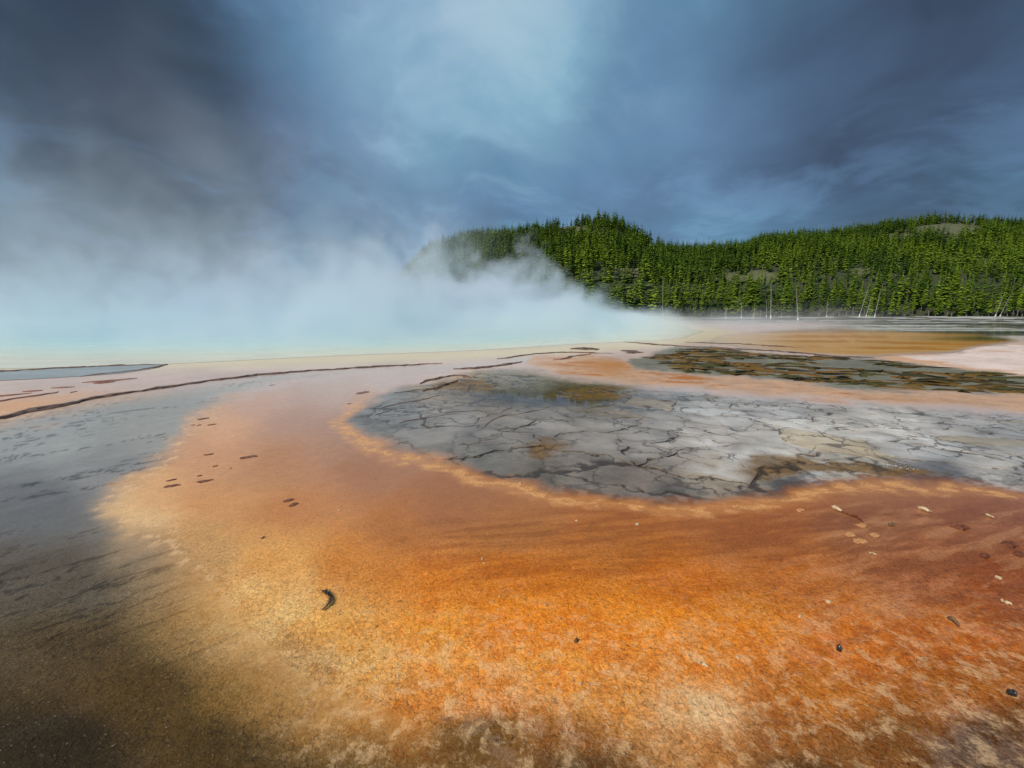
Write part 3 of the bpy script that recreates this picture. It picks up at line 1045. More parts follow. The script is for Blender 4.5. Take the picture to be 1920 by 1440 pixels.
def lump(name, cx, cy, L, Wd, ang, h, mat, n=16, seed=0, parent=None):
    V, Fs = [], []
    rg = random.Random(seed)
    jit = [rg.uniform(0.7, 1.25) for _ in range(n)]
    for (s, z) in ((1.0, -0.012), (0.86, h * 0.7), (0.5, h)):
        for i in range(n):
            a = 2 * math.pi * i / n
            u, v = math.cos(a) * L * 0.5 * s * jit[i], math.sin(a) * Wd * 0.5 * s * jit[(i * 3) % n]
            v += 0.18 * Wd * math.sin(u / L * 5)
            V.append((u * math.cos(ang) - v * math.sin(ang), u * math.sin(ang) + v * math.cos(ang), z * rg.uniform(0.8, 1.2)))
    for k in range(2):
        for i in range(n):
            j = (i + 1) % n
            Fs.append((k * n + i, k * n + j, (k + 1) * n + j, (k + 1) * n + i))
    Fs.append(tuple(range(2 * n, 3 * n)))
    return link(name, pymesh(name, V, Fs), mat, parent, (cx, cy, 0))


for k, (px, py, wpx, ratio, ang) in enumerate(((465, 857, 28, 0.5, 12), (384, 902, 24, 0.55, 6), (322, 911, 22, 0.55, 8), (322, 900, 14, 0.6, 20), (392, 852, 15, 0.6, 10), (541, 938, 17, 0.8, -5),
                                               (550, 946, 17, 0.8, 30), (381, 785, 18, 0.7, 15), (397, 796, 12, 0.7, 10), (362, 797, 6, 0.8, 0), (373, 797, 6, 0.8, 0), (680, 736, 26, 0.9, 12),
                                               (493, 1008, 7, 0.9, 40), (510, 722, 8, 1.0, 0), (403, 874, 8, 0.7, 0), (374, 892, 7, 0.7, 0), (654, 757, 8, 1, 0))):
    p = gp(px, py)
    L = wpx / F_PX * math.hypot(p.x, p.y) * 0.95
    lump('hoof_print', p.x, p.y, L, L * ratio, R(ang), 0.006, M_MARK, 14, k, ground)

# ------------------------------------------------------------------ forested hills
RIDGE = [(500, 584), (640, 578), (730, 540), (770, 505), (810, 470), (840, 460), (870, 450), (900, 446), (960, 443), (1000, 436), (1040, 429), (1075, 425), (1100, 421), (1130, 419), (1150, 423),
         (1180, 440), (1210, 454), (1240, 467), (1270, 469), (1300, 468), (1340, 467), (1370, 462), (1410, 449), (1470, 445), (1530, 441), (1600, 432), (1660, 424), (1720, 418), (1780, 420), (1850, 424),
         (1920, 425), (2050, 430), (2300, 440), (2600, 470)]
Y_BASE, Y_RIDGE = 222.0, 480.0
_ru = np.array([(p[0] - 960) / F_PX * 1.0 for p in RIDGE])
_rt = np.array([max(0, 584 - p[1] - 11) for p in RIDGE], float)


def ridge_h(u):
    """Height of the ridge in metres along tan(azimuth) u."""
    px = u * F_PX + 960
    t = np.interp(px, [p[0] for p in RIDGE], _rt)
    return CAM_H + t / F_PX * Y_RIDGE / (CP * CP) * 0.985


def hill_z(u, Y):
    x = u * Y
    t = (Y - Y_BASE) / (Y_RIDGE - Y_BASE)
    n = fbm(x * 0.012, Y * 0.012, 4, 601) - 0.5
    s = np.where(t < 1, np.clip(t, 0, 1) ** 0.92, 1.0 - 0.55 * sstep(1.0, 2.4, t))
    h = ridge_h(u)
    z = h * s + n * 26 * np.clip(t, 0, 1) * np.clip(1.05 - t, 0, 1) * 2 * np.clip(h / 40, 0, 1)
    return np.where(t < 0, -0.6, z)


us = np.linspace(-0.75, 2.0, 300)
Ys = np.concatenate([np.linspace(Y_BASE - 4, Y_RIDGE, 90), np.linspace(Y_RIDGE, 900, 30)[1:]])
U, YY = np.meshgrid(us, Ys)
V = np.stack([(U * YY).ravel(), YY.ravel(), hill_z(U, YY).ravel()], 1)
i = np.arange(len(Ys) - 1)[:, None] * len(us) + np.arange(len(us) - 1)[None, :]
hill_me = fastmesh('hillside', V, np.stack([i, i + 1, i + len(us) + 1, i + len(us)], -1).reshape(-1, 4))
CLEAR = [(1178, 512, 26, 8), (1372, 522, 26, 9), (1425, 520, 30, 12), (1780, 432, 70, 12), (1612, 509, 24, 6), (1075, 432, 30, 7), (1235, 462, 20, 6), (1690, 444, 30, 6)]
hx, hy = to_px(V[:, 0], V[:, 1], V[:, 2])
clr = np.zeros(len(V))
for (cx, cy, rx, ry) in CLEAR:
    clr = np.maximum(clr, sstep(1.5, 0.8, np.sqrt(((hx - cx) / rx) ** 2 + ((hy - cy) / ry) ** 2)) * (V[:, 1] <= Y_RIDGE))
set_float(hill_me, 'clear', clr)
m_hill, N, b = new_mat('hill_soil')
pos = N.n('ShaderNodeNewGeometry').outputs['Position']
nz = N.noise(pos, 0.05, 5.0, 0.6, 0.5)
nz2 = N.noise(pos, 0.35, 4.0, 0.6, 0.3)
c = N.mix(N.ss(nz, 0.42, 0.6), lin((34, 42, 18)), lin((58, 60, 34)))
c = N.mix(N.ss(nz2, 0.45, 0.62), c, lin((60, 68, 28)))
N.put(b.inputs['Base Color'], c)
b.inputs['Roughness'].default_value = 0.95
at = N.n('ShaderNodeAttribute', attribute_name='clear').outputs['Fac']
N.put(b.inputs['Base Color'], N.mix(at, c, N.mix(N.ss(nz2, 0.4, 0.6), lin((104, 100, 72)), lin((78, 84, 44)))))
hills = link('hillside', hill_me, m_hill)
tag(hills, 'forested hillside rising behind the far flats', None, None, 'structure')


def hill_point(px, py):
    """Point of the hillside that the photograph shows at a pixel."""
    d = pix_dir(px, py)
    u = d.x / d.y
    Ysc = np.linspace(Y_BASE, Y_RIDGE, 600)
    z = CAM_H + d.z / d.y * Ysc
    hz = hill_z(np.full_like(Ysc, u), Ysc)
    k = np.argmax(hz >= z) if np.any(hz >= z) else len(Ysc) - 1
    return Vector((u * Ysc[k], Ysc[k], float(hz[k])))


# ---- conifers
def conifer(seed, levels, per, bare, slim, detail=True):
    """Unit-height conifer: crown triangles and trunk quads, each with its own vertices."""
    rg = random.Random(seed)
    V, T = [], []
    for k in range(levels):
        t = k / (levels - 1)
        z = bare + (1 - bare) * (t ** 0.92) * 0.97
        prof = (1 - t) ** 0.75 * (0.55 + 0.45 * min(1, t * 5 + 0.25))
        rad = slim * prof * rg.uniform(0.72, 1.2) + 0.012
        a0 = rg.uniform(0, 6.3)
        for j in range(per):
            if rg.random() < 0.10:
                continue
            a = a0 + 2 * math.pi * j / per + rg.uniform(-0.35, 0.35)
            r = rad * rg.uniform(0.6, 1.2)
            dz = -r * rg.uniform(0.10, 0.55)
            w = r * rg.uniform(0.28, 0.48)
            zc = z + rg.uniform(-0.012, 0.012)
            ca, sa = math.cos(a), math.sin(a)
            p0 = (0.004 * ca, 0.004 * sa, zc + r * 0.12)
            q = 0.58
            m1 = (ca * r * q - sa * w, sa * r * q + ca * w, zc + dz * q * rg.uniform(0.5, 1.3))
            m2 = (ca * r * q + sa * w, sa * r * q - ca * w, zc + dz * q * rg.uniform(0.5, 1.3))
            tip = (ca * r, sa * r, zc + dz)
            b0 = len(V)
            V += [p0, m1, tip, m2]
            T += [(b0, b0 + 1, b0 + 2), (b0, b0 + 2, b0 + 3)]
    # leader
    b0 = len(V)
    V += [(0.012, 0, 0.93), (-0.006, 0.011, 0.93), (-0.006, -0.011, 0.93), (0, 0, 1.0)]
    T += [(b0, b0 + 1, b0 + 3), (b0 + 1, b0 + 2, b0 + 3), (b0 + 2, b0, b0 + 3)]
    return np.array(V), np.array(T)


def trunk_unit(seed, r=0.011):
    rg = random.Random(seed)
    V, Fs, n = [], [], 6
    hs = (0, 0.25, 0.5, 0.75, 0.97)
    for k, h in enumerate(hs):
        ox, oy = rg.uniform(-0.004, 0.004), rg.uniform(-0.004, 0.004)
        rr = r * (1 - 0.85 * h) * (1.35 if k == 0 else 1)
        for j in range(n):
            V.append((ox + rr * math.cos(j * math.pi / 3), oy + rr * math.sin(j * math.pi / 3), h))
    for k in range(len(hs) - 1):
        for j in range(n):
            Fs.append((k * n + j, k * n + (j + 1) % n, (k + 1) * n + (j + 1) % n, (k + 1) * n + j))
    return pymesh('trunk', V, Fs)


def foliage_mat(name, attr):
    m, N, b = new_mat(name)
    if attr:
        t = N.n('ShaderNodeAttribute', attribute_name='tint').outputs['Fac']
    else:
        t = N.n('ShaderNodeObjectInfo').outputs['Random']
    pos = N.n('ShaderNodeNewGeometry').outputs['Position']
    nz = N.noise(pos, 0.9, 3.0, 0.6)
    c = N.mix(t, lin((62, 90, 26)), lin((130, 150, 38)))
    c = N.mix(N.ss(nz, 0.4, 0.62), c, N.mix(1.0, c, (0.62, 0.74, 0.70), 'MULTIPLY'))
    N.put(b.inputs['Base Color'], c)
    b.inputs['Roughness'].default_value = 0.75
    b.inputs['Specular IOR Level'].default_value = 0.15
    return m


M_FOL, M_FOLJ = foliage_mat('needles', False), foliage_mat('needles_mass', True)
M_BARK = plain_mat('bark', lin((96, 84, 70)), lin((150, 138, 120)), 12.0, 0.9, 0.6, 0.02)
HI = []
for k in range(7):
    V, T = conifer(100 + k, 20, 8, [0.10, 0.18, 0.28, 0.14, 0.34, 0.22, 0.06][k], [0.15, 0.13, 0.115, 0.17, 0.12, 0.14, 0.19][k])
    me = fastmesh('crown', V, T, False)
    me.materials.append(M_FOL)
    tm = trunk_unit(k)
    tm.materials.append(M_BARK)
    HI.append((me, tm))
LO = [conifer(200 + k, 11, 6, [0.05, 0.1, 0.16, 0.03, 0.12][k], [0.19, 0.17, 0.21, 0.23, 0.18][k]) for k in range(5)]

trees = []
tr = random.Random(5)
# front row along the edge of the flats
px = 690.0
while px < 2060:
    px += tr.uniform(7.5, 15.5)
    Yf = tr.uniform(217, 226)
    trees.append([(px - 960) / F_PX / CP, Yf, tr.uniform(11.0, 17.0) * (0.8 if tr.random() < 0.25 else 1), 0])
px = 690.0
while px < 2060:
    px += tr.uniform(6, 13)
    trees.append([(px - 960) / F_PX / CP, tr.uniform(228, 238), tr.uniform(14, 19), 1])
# the wooded slope
occ = {}
for q in range(120000):
    u = tr.uniform(-0.34, 1.52)
    Yt = Y_BASE + 14 + (Y_RIDGE + 34 - Y_BASE - 14) * math.sqrt(tr.random())
    x = u * Yt
    cell = (int(x // 3.7), int(Yt // 4.1))
    if cell in occ:
        continue
    trees_h = tr.triangular(7.5, 17.0, 11.5) * (0.58 if tr.random() < 0.25 else 1.0)
    occ[cell] = 1
    trees.append([u, Yt, trees_h, 2])
    if len(trees) > 9400:
        break
TU = np.array([t[0] for t in trees])
TY = np.array([t[1] for t in trees])
TZ = hill_z(TU, TY)
TZ = np.where(TY < Y_BASE, 0.0, TZ)
TX = TU * TY
PX, PY = to_px(TX, TY, TZ)
dens = fbm(TX * 0.02, TY * 0.02, 3, 611)
ok = np.ones(len(trees), bool)
for (cx, cy, rx, ry) in CLEAR:
    ok &= ~((((PX - cx) / rx) ** 2 + ((PY - cy) / ry) ** 2 < 1) & (np.array([t[3] for t in trees]) == 2))
rr = np.array([tr.random() for _ in trees])
ok &= ~((dens < 0.30) & (rr < 0.35) & (np.array([t[3] for t in trees]) == 2))
ok &= ridge_h(TU) > 9
# bare top of the left hill: thinner
ok &= ~((PX < 1240) & (PX > 980) & (PY < 470) & (rr < 0.35))
idx = [int(q) for q in np.where(ok)[0]]
hmul = np.where(PX < 1240, 1.1, 1.0) * np.where((PX > 1380) & (TY > 430), 0.85, 1.0)
in_view = [q for q in idx if 1240 < PX[q] < 1945]
in_view.sort(key=lambda q: TY[q])
single = in_view[:300]
single_set = set(single)
rest = [q for q in idx if q not in single_set]

SNAGS = [  # base pixel, top pixel, distance, words
    (1445, 597, 1446, 528, 149, 'tall straight bare white trunk with bleached foot, nearest the steam'),
    (1496, 600, 1493, 541, 124, 'tall bare trunk standing forward on the flat, leaning to the left'),
    (1361, 597, 1361, 577, 150, 'short thin bare stump at the edge of the steam'),
    (1390, 596, 1390, 566, 158, 'thin bare trunk before the forest, first left of the short stump pair'),
    (1413, 597, 1415, 577, 150, 'short bleached stump leaning slightly beside the tall white trunk'),
    (1437, 594, 1437, 564, 190, 'thin grey bare trunk just behind the tall white trunk'),
    (1550, 593, 1552, 566, 200, 'thin bare trunk before the forest, right of the forward leaning trunk'),
    (1611, 593, 1630, 534, 200, 'long pale bare trunk leaning strongly to the right at the forest edge'),
    (1640, 593, 1652, 541, 200, 'pale bare trunk leaning right, beside the strongly leaning one'),
    (1624, 592, 1634, 556, 208, 'thin bare trunk between the two leaning pale trunks'),
    (1866, 592, 1884, 548, 210, 'bare trunk leaning right near the end of the forest front'),
    (1875, 592, 1893, 556, 212, 'thinner bare trunk leaning right behind its twin near the frame edge'),
    (1243, 587, 1243, 520, 214, 'tall thin bare trunk rising from the steam before the hill')]
M_SNAG = plain_mat('dead_wood', lin((128, 120, 106)), lin((172, 164, 148)), 3.0, 0.85, 0.5, 0.02)
M_SOCK = plain_mat('bleached_foot', lin((214, 210, 202)), lin((236, 232, 226)), 3.0, 0.85, 0.4, 0.02)
M_GREYW = plain_mat('grey_wood', lin((92, 86, 80)), lin((128, 120, 112)), 3.0, 0.85, 0.5, 0.02)


def tube(name, pts, radii, mat, parent=None, n=7, loc=(0, 0, 0)):
    V, Fs = [], []
    for k, p in enumerate(pts):
        p = Vector(p)
        d = (Vector(pts[min(k + 1, len(pts) - 1)]) - Vector(pts[max(k - 1, 0)])).normalized()
        e1 = d.orthogonal().normalized()
        e2 = d.cross(e1)
        for j in range(n):
            a = 2 * math.pi * j / n
            V.append(p + (e1 * math.cos(a) + e2 * math.sin(a)) * radii[k])
    for k in range(len(pts) - 1):
        for j in range(n):
            Fs.append((k * n + j, k * n + (j + 1) % n, (k + 1) * n + (j + 1) % n, (k + 1) * n + j))
    Fs.append(tuple(range(n))[::-1])
    Fs.append(tuple(range((len(pts) - 1) * n, len(pts) * n)))
    return link(name, pymesh(name, V, Fs), mat, parent, loc)


def snag(base, top, rad, label, mat, group, seed, stubs=5):
    rg = random.Random(seed)
    t = empty('bare_trunk', base)
    tag(t, label, 'dead tree', group)
    v = top - base
    pts, rd = [], []
    for k in range(8):
        q = k / 7
        pts.append(v * q + Vector((rg.uniform(-1, 1), rg.uniform(-1, 1), 0)) * 0.05 * (0 if k in (0,) else 1))
        rd.append(rad * (1 - 0.72 * q) * (1.35 if k == 0 else 1))
    tube('trunk', pts, rd, mat, t)
    if base.z < 1:
        tube('bleached_foot', [v * 0.0, v * 0.03, v * 0.085], [rad * 1.9, rad * 1.45, rad * 1.18], M_SOCK, t)
    for k in range(stubs):
        q = rg.uniform(0.35, 0.95)
        a = rg.uniform(0, 6.3)
        L = rg.uniform(0.4, 1.4)
        p = v * q
        tube('branch', [p, p + Vector((math.cos(a) * L * 0.6, math.sin(a) * L * 0.6, rg.uniform(-0.2, 0.2))), p + Vector((math.cos(a) * L, math.sin(a) * L, rg.uniform(-0.3, 0.4)))],
             [rad * 0.3, rad * 0.2, rad * 0.08], mat, t, 4)
    return t


for k, (bx, by, tx, ty, dist, words_) in enumerate(SNAGS):
    d0 = pix_dir(bx, by)
    base = Vector((d0.x / d0.y * dist, dist, 0.0))
    d1 = pix_dir(tx, ty)
    top = Vector((0, 0, CAM_H)) + d1 * (dist / d1.y)
    snag(base, top, 0.17 if dist < 160 else 0.15, words_, M_SNAG, 'bare trunks before the forest', k, 5)
RSN = [(828, 462, 829, 434, 'thin grey snag standing on the low end of the left ridge'), (912, 440, 913, 416, 'thin grey snag on the left ridge, before its summit'),
       (960, 436, 961, 414, 'grey snag behind the steam wisp on the left ridge'), (1226, 455, 1227, 436, 'thin snag on the right flank of the summit'),
       (1330, 462, 1331, 440, 'grey snag over the saddle between the two hills'), (1560, 434, 1561, 411, 'grey snag on the long right ridge, left of its highest part'),
       (1706, 417, 1706, 396, 'grey snag on the highest part of the right ridge'), (1770, 418, 1771, 392, 'tall grey snag on the bare knoll of the right ridge'),
       (1826, 422, 1827, 400, 'thin snag right of the bare knoll on the ridge'), (1868, 424, 1868, 398, 'last tall snag of the right ridge by the frame edge')]
for k, (bx, by, tx, ty, words_) in enumerate(RSN):
    p = hill_point(bx, by + 2)
    d1 = pix_dir(tx, ty)
    top = Vector((0, 0, CAM_H)) + d1 * (p.y / d1.y)
    snag(p, top, 0.2, words_, M_GREYW, 'snags on the ridges', 50 + k, 6)

ORD = ['first', 'second', 'third', 'fourth', 'fifth', 'sixth', 'seventh', 'eighth', 'ninth', 'tenth', 'eleventh', 'twelfth', 'thirteenth', 'fourteenth', 'fifteenth', 'sixteenth', 'seventeenth', 'eighteenth',
       'nineteenth', 'twentieth', 'twenty-first', 'twenty-second', 'twenty-third', 'twenty-fourth', 'twenty-fifth', 'twenty-sixth', 'twenty-seventh', 'twenty-eighth', 'twenty-ninth', 'thirtieth']
front = sorted([q for q in single if trees[q][3] == 0], key=lambda q: PX[q])
marks = [(1243, 'the tall trunk in the steam'), (1446, 'the tall white bare trunk'), (1496, 'the forward bare trunk'), (1612, 'the strongly leaning bare trunk'), (1866, 'the leaning trunks by the frame edge')]
names = {}
for (m0, w0), nxt in zip(marks, [m[0] for m in marks[1:]] + [3000]):
    seq = [q for q in front if m0 <= PX[q] < nxt]
    for k, q in enumerate(seq):
        names[q] = 'front row conifer, %s right of %s' % (ORD[min(k, 29)], w0)
second = sorted([q for q in single if trees[q][3] == 1], key=lambda q: PX[q])
slope_of = {}
for (m0, w0), nxt in zip(marks, [m[0] for m in marks[1:]] + [3000]):
    for k, q in enumerate([q for q in second if m0 <= PX[q] < nxt]):
        names[q] = 'tall conifer behind the front row, %s right of %s' % (ORD[min(k, 29)], w0)
    for q in single:
        if m0 <= PX[q] < nxt:
            slope_of[q] = w0
for q in single:
    me, tm = HI[(q * 7 + int(PX[q])) % 7]
    h = trees[q][2] * hmul[q]
    t = empty('pine_tree', (TX[q], TY[q], TZ[q] - 0.15))
    wsc = tr.uniform(0.85, 1.2)
    t.scale = (h * wsc, h * wsc, h)
    t.rotation_euler = (tr.uniform(-0.02, 0.02), tr.uniform(-0.02, 0.02), tr.uniform(0, 6.3))
    if q in names:
        tag(t, names[q], 'conifer', 'conifers in the front row of the forest')
    else:
        tag(t, 'conifer low on the slope, above and right of ' + slope_of.get(q, 'the steam'), 'conifer', 'low slope conifers right of ' + slope_of.get(q, 'the steam'))
    c1 = bpy.data.objects.new('crown', me)
    c2 = bpy.data.objects.new('trunk', tm)
    for c_ in (c1, c2):
        COL.objects.link(c_)
        c_.parent = t

VV, TT, KK, off = [], [], [], 0
tintn = fbm(TX * 0.03, TY * 0.03, 4, 631)
for q in rest:
    V, T = LO[(q * 5 + int(TX[q])) % 5]
    h = trees[q][2] * hmul[q]
    a = tr.uniform(0, 6.3)
    wsc = h * tr.uniform(0.95, 1.35)
    P = np.stack([(V[:, 0] * math.cos(a) - V[:, 1] * math.sin(a)) * wsc + TX[q], (V[:, 0] * math.sin(a) + V[:, 1] * math.cos(a)) * wsc + TY[q], V[:, 2] * h + TZ[q] - 0.2], 1)
    VV.append(P)
    TT.append(T + off)
    KK.append(np.full(len(V), min(1, max(0, tr.gauss(0.48, 0.26) + 1.3 * (tintn[q] - 0.5)))))
    off += len(V)
fm = fastmesh('conifer_forest', np.concatenate(VV), np.concatenate(TT), False)
set_float(fm, 'tint', np.concatenate(KK))
forest = link('conifer_forest', fm, M_FOLJ)
tag(forest, 'dense conifer forest covering the two hills', 'forest', None, 'stuff')
print('trees', len(single), len(rest), off)

# ------------------------------------------------------------------ overlook on the hillside
op = hill_point(1178, 511)
M_DECK = plain_mat('deck_wood', lin((150, 132, 108)), lin((182, 164, 138)), 2.0, 0.85, 0.3, 0.01)
deck = empty('overlook_platform', op + Vector((0, -1.5, 0.0)))
tag(deck, 'small timber overlook platform with railing on the wooded hillside', 'platform')


def box(name, x0, x1, y0, y1, z0, z1, mat, parent, loc=(0, 0, 0)):
    bm = bmesh.new()
    vs = [bm.verts.new(p) for p in ((x0, y0, z0), (x1, y0, z0), (x1, y1, z0), (x0, y1, z0), (x0, y0, z1), (x1, y0, z1), (x1, y1, z1), (x0, y1, z1))]
    for f in ((3, 2, 1, 0), (4, 5, 6, 7), (0, 1, 5, 4), (1, 2, 6, 5), (2, 3, 7, 6), (3, 0, 4, 7)):
        bm.faces.new([vs[q] for q in f])
    me = bpy.data.meshes.new(name)
    bm.to_mesh(me)
    bm.free()
    return link(name, me, mat, parent, loc)


DW = 6.5
box('deck_floor', -DW, DW, -2.2, 2.2, 0.55, 0.75, M_DECK, deck)
for k in range(8):
    xk = -DW + 0.1 + k * (2 * DW - 0.2) / 7
    box('post', xk - 0.07, xk + 0.07, -2.17, -2.03, -1.8, 1.85, M_DECK, deck)
for zz in (1.2, 1.8):
    box('rail', -DW, DW, -2.02, -1.94, zz - 0.06, zz + 0.06, M_DECK, deck)


def person(loc, shirt, trousers, label, seed, k=1.0):
    rg = random.Random(seed)
    V, Fs, n = [], [], 10
    # torso, hips and head as one lofted figure; the arms and legs grow out of it
    skel = [(0, 0, 0.86, 0.15), (0, 0, 1.0, 0.165), (0, 0, 1.18, 0.16), (0, 0, 1.38, 0.19), (0, 0, 1.46, 0.13), (0, 0, 1.52, 0.055), (0, 0, 1.56, 0.06), (0, 0, 1.63, 0.095), (0, 0, 1.71, 0.085), (0, 0, 1.75, 0.03)]
    for (x, y, z, r) in skel:
        for j in range(n):
            a = 2 * math.pi * j / n
            V.append((x + r * 1.05 * math.cos(a), y + r * 0.7 * math.sin(a), z * k))
    for q in range(len(skel) - 1):
        for j in range(n):
            Fs.append((q * n + j, q * n + (j + 1) % n, (q + 1) * n + (j + 1) % n, (q + 1) * n + j))

    def limb(pts, rs):
        b0 = len(V)
        for (p, r) in zip(pts, rs):
            for j in range(6):
                a = 2 * math.pi * j / 6
                V.append((p[0] + r * math.cos(a), p[1] + r * math.sin(a), p[2] * k))
        for q in range(len(pts) - 1):
            for j in range(6):
                Fs.append((b0 + q * 6 + j, b0 + q * 6 + (j + 1) % 6, b0 + (q + 1) * 6 + (j + 1) % 6, b0 + (q + 1) * 6 + j))
        Fs.append(tuple(b0 + (len(pts) - 1) * 6 + j for j in range(6)))
    for s in (-1, 1):
        limb([(s * 0.08, 0, 0.92), (s * 0.09, 0, 0.5), (s * 0.1, 0.0, 0.08), (s * 0.1, -0.06, 0.0)], [0.09, 0.065, 0.05, 0.06])
        f = rg.uniform(0.05, 0.3)
        limb([(s * 0.17, 0, 1.42), (s * 0.23, -f * 0.2, 1.15), (s * 0.21, -f, 0.98), (s * 0.2, -f - 0.04, 0.9)], [0.06, 0.048, 0.04, 0.035])
    me = pymesh('person', V, Fs)
    for m_ in (M_CLOTH[shirt], M_CLOTH[trousers], M_CLOTH['skin']):
        me.materials.append(m_)
    for p in me.polygons:
        z = p.center.z / k
        p.material_index = 1 if z < 0.95 and abs(p.center.x) < 0.17 else (2 if z > 1.5 else 0)
        p.use_smooth = True
    o = link('person', me, None, None, loc)
    o.rotation_euler.z = rg.uniform(-0.6, 0.6)
    tag(o, label, 'person', 'visitors on the overlook')


M_CLOTH = {}
for nm, c in (('white', (225, 225, 225)), ('red', (180, 40, 36)), ('navy', (36, 44, 80)), ('grey', (120, 122, 126)), ('blue', (70, 120, 190)), ('black', (26, 26, 28)), ('cream', (220, 205, 170)), ('skin', (196, 150, 122))):
    M_CLOTH[nm] = plain_mat('cloth_' + nm, lin(c), lin(tuple(q * 0.85 for q in c)), 9.0, 0.9, 0.2, 0.01)
for k, (dx, a, b_, h) in enumerate(((-5.6, 'white', 'navy', 1.0), (-4.2, 'white', 'black', 0.97), (-2.9, 'red', 'navy', 1.02), (-1.5, 'white', 'grey', 0.95), (0.1, 'grey', 'black', 1.0), (1.6, 'white', 'navy', 1.01),
                                    (2.9, 'blue', 'black', 0.98), (4.3, 'cream', 'navy', 1.0), (5.6, 'white', 'black', 1.03))):
    person(deck.location + Vector((dx, -1.2, 0.75)), a, b_, 'person in %s top at the overlook rail, %s from the left' % (a, ORD[k]), k, h)

# ------------------------------------------------------------------ small things lying on the mat
M_TWIG = plain_mat('twig_wood', lin((88, 60, 36)), lin((140, 106, 70)), 40.0, 0.8, 0.6, 0.004)
M_PALE = plain_mat('pale_wood', lin((176, 146, 102)), lin((222, 200, 160)), 30.0, 0.7, 0.4, 0.003)
M_BLACK = plain_mat('wet_black', lin((16, 15, 15)), lin((52, 50, 48)), 60.0, 0.45, 0.6, 0.004, 0.4)
M_FLAKE = plain_mat('orange_flake', lin((184, 122, 70)), lin((208, 152, 98)), 25.0, 0.8, 0.4, 0.004)
M_BARKF = plain_mat('red_bark', lin((84, 40, 20)), lin((126, 70, 38)), 30.0, 0.7, 0.7, 0.006)

# the drowned sprig of needles
sp = gp(613, 1126)
sprig = empty('conifer_sprig', sp)
tag(sprig, 'small black curved conifer sprig lying on the peach coloured mat', 'sprig')
cv = []
for k in range(11):
    t = k / 10
    q = gp(604 + 17 * math.sin(t * math.pi * 0.93 + 0.15), 1108 + 36 * t)
    cv.append(q - sp + Vector((0, 0, 0.006 + 0.008 * math.sin(t * 3.1))))
tube('stem', cv, [0.006 - 0.0035 * k / 10 for k in range(11)], M_BLACK, sprig, 6)
rg = random.Random(3)
nv, nf = [], []
for k in range(420):
    t = rg.random() ** 1.1
    i0 = min(9, int(t * 10))
    p = cv[i0].lerp(cv[i0 + 1], t * 10 - i0)
    d = (cv[i0 + 1] - cv[i0]).normalized()
    a = rg.uniform(0, 6.3)
    side = Vector((math.cos(a), math.sin(a), 0.3 * rg.random())).normalized()
    L = rg.uniform(0.016, 0.042) * (1.1 - 0.6 * t)
    e = p + (d * rg.uniform(0.2, 0.9) + side * 0.9).normalized() * L
    e.z = max(e.z, 0.004)
    w = d.cross(Vector((0, 0, 1))).normalized() * 0.0022
    b0 = len(nv)
    nv += [p - w, p + w, e + w * 0.4, e - w * 0.4, p + Vector((0, 0, 0.004)), e + Vector((0, 0, 0.002))]
    nf += [(b0, b0 + 1, b0 + 5), (b0 + 1, b0 + 2, b0 + 5), (b0, b0 + 5, b0 + 3), (b0, b0 + 4, b0 + 1), (b0 + 2, b0 + 3, b0 + 5)]
link('needles', pymesh('needles', nv, nf), M_BLACK, sprig)


def stick(px0, py0, px1, py1, r, mat, label, cat='twig', name='twig', group='twigs on the mat', bend=0.15, seed=0):
    a, b_ = gp(px0, py0), gp(px1, py1)
    rg = random.Random(seed)
    v = b_ - a
    s = Vector((-v.y, v.x, 0)) * bend * rg.uniform(-1, 1)
    pts = [v * q + s * math.sin(q * 3.1) + Vector((0, 0, r * 0.6 + 0.02 * math.sin(q * 3.14) * rg.random())) for q in (0, 0.2, 0.4, 0.6, 0.8, 1)]
    o = tube(name, pts, [r * f for f in (0.7, 1, 0.95, 0.85, 0.7, 0.3)], mat, None, 7, a)
    tag(o, label, cat, group)
    return o


stick(1561, 952, 1578, 960, 0.026, M_PALE, 'short white tipped twig by the orange crust of the island margin', seed=1)
stick(1578, 960, 1618, 980, 0.014, M_BARKF, 'thin red brown twig trailing from the white twig', seed=2)
stick(1722, 953, 1746, 961, 0.024, M_PALE, 'pale curved twig in the brown flow near the upper margin', seed=3, bend=0.3)
stick(1848, 965, 1864, 972, 0.014, M_PALE, 'slim pale twig farthest right near the upper margin', seed=4)
stick(1778, 1160, 1798, 1176, 0.017, M_TWIG, 'dark twig lying on amber mat below the brown flow', seed=5)
stick(1876, 1128, 1897, 1136, 0.017, M_PALE, 'pale sliver on a wine brown patch by the frame edge', seed=6)
stick(1310, 1243, 1328, 1252, 0.012, M_PALE, 'cream coloured sliver on orange mat, lower centre', seed=7)
stick(1630, 1037, 1644, 1041, 0.009, M_PALE, 'tiny pale sliver below the pale orange flakes', seed=8)
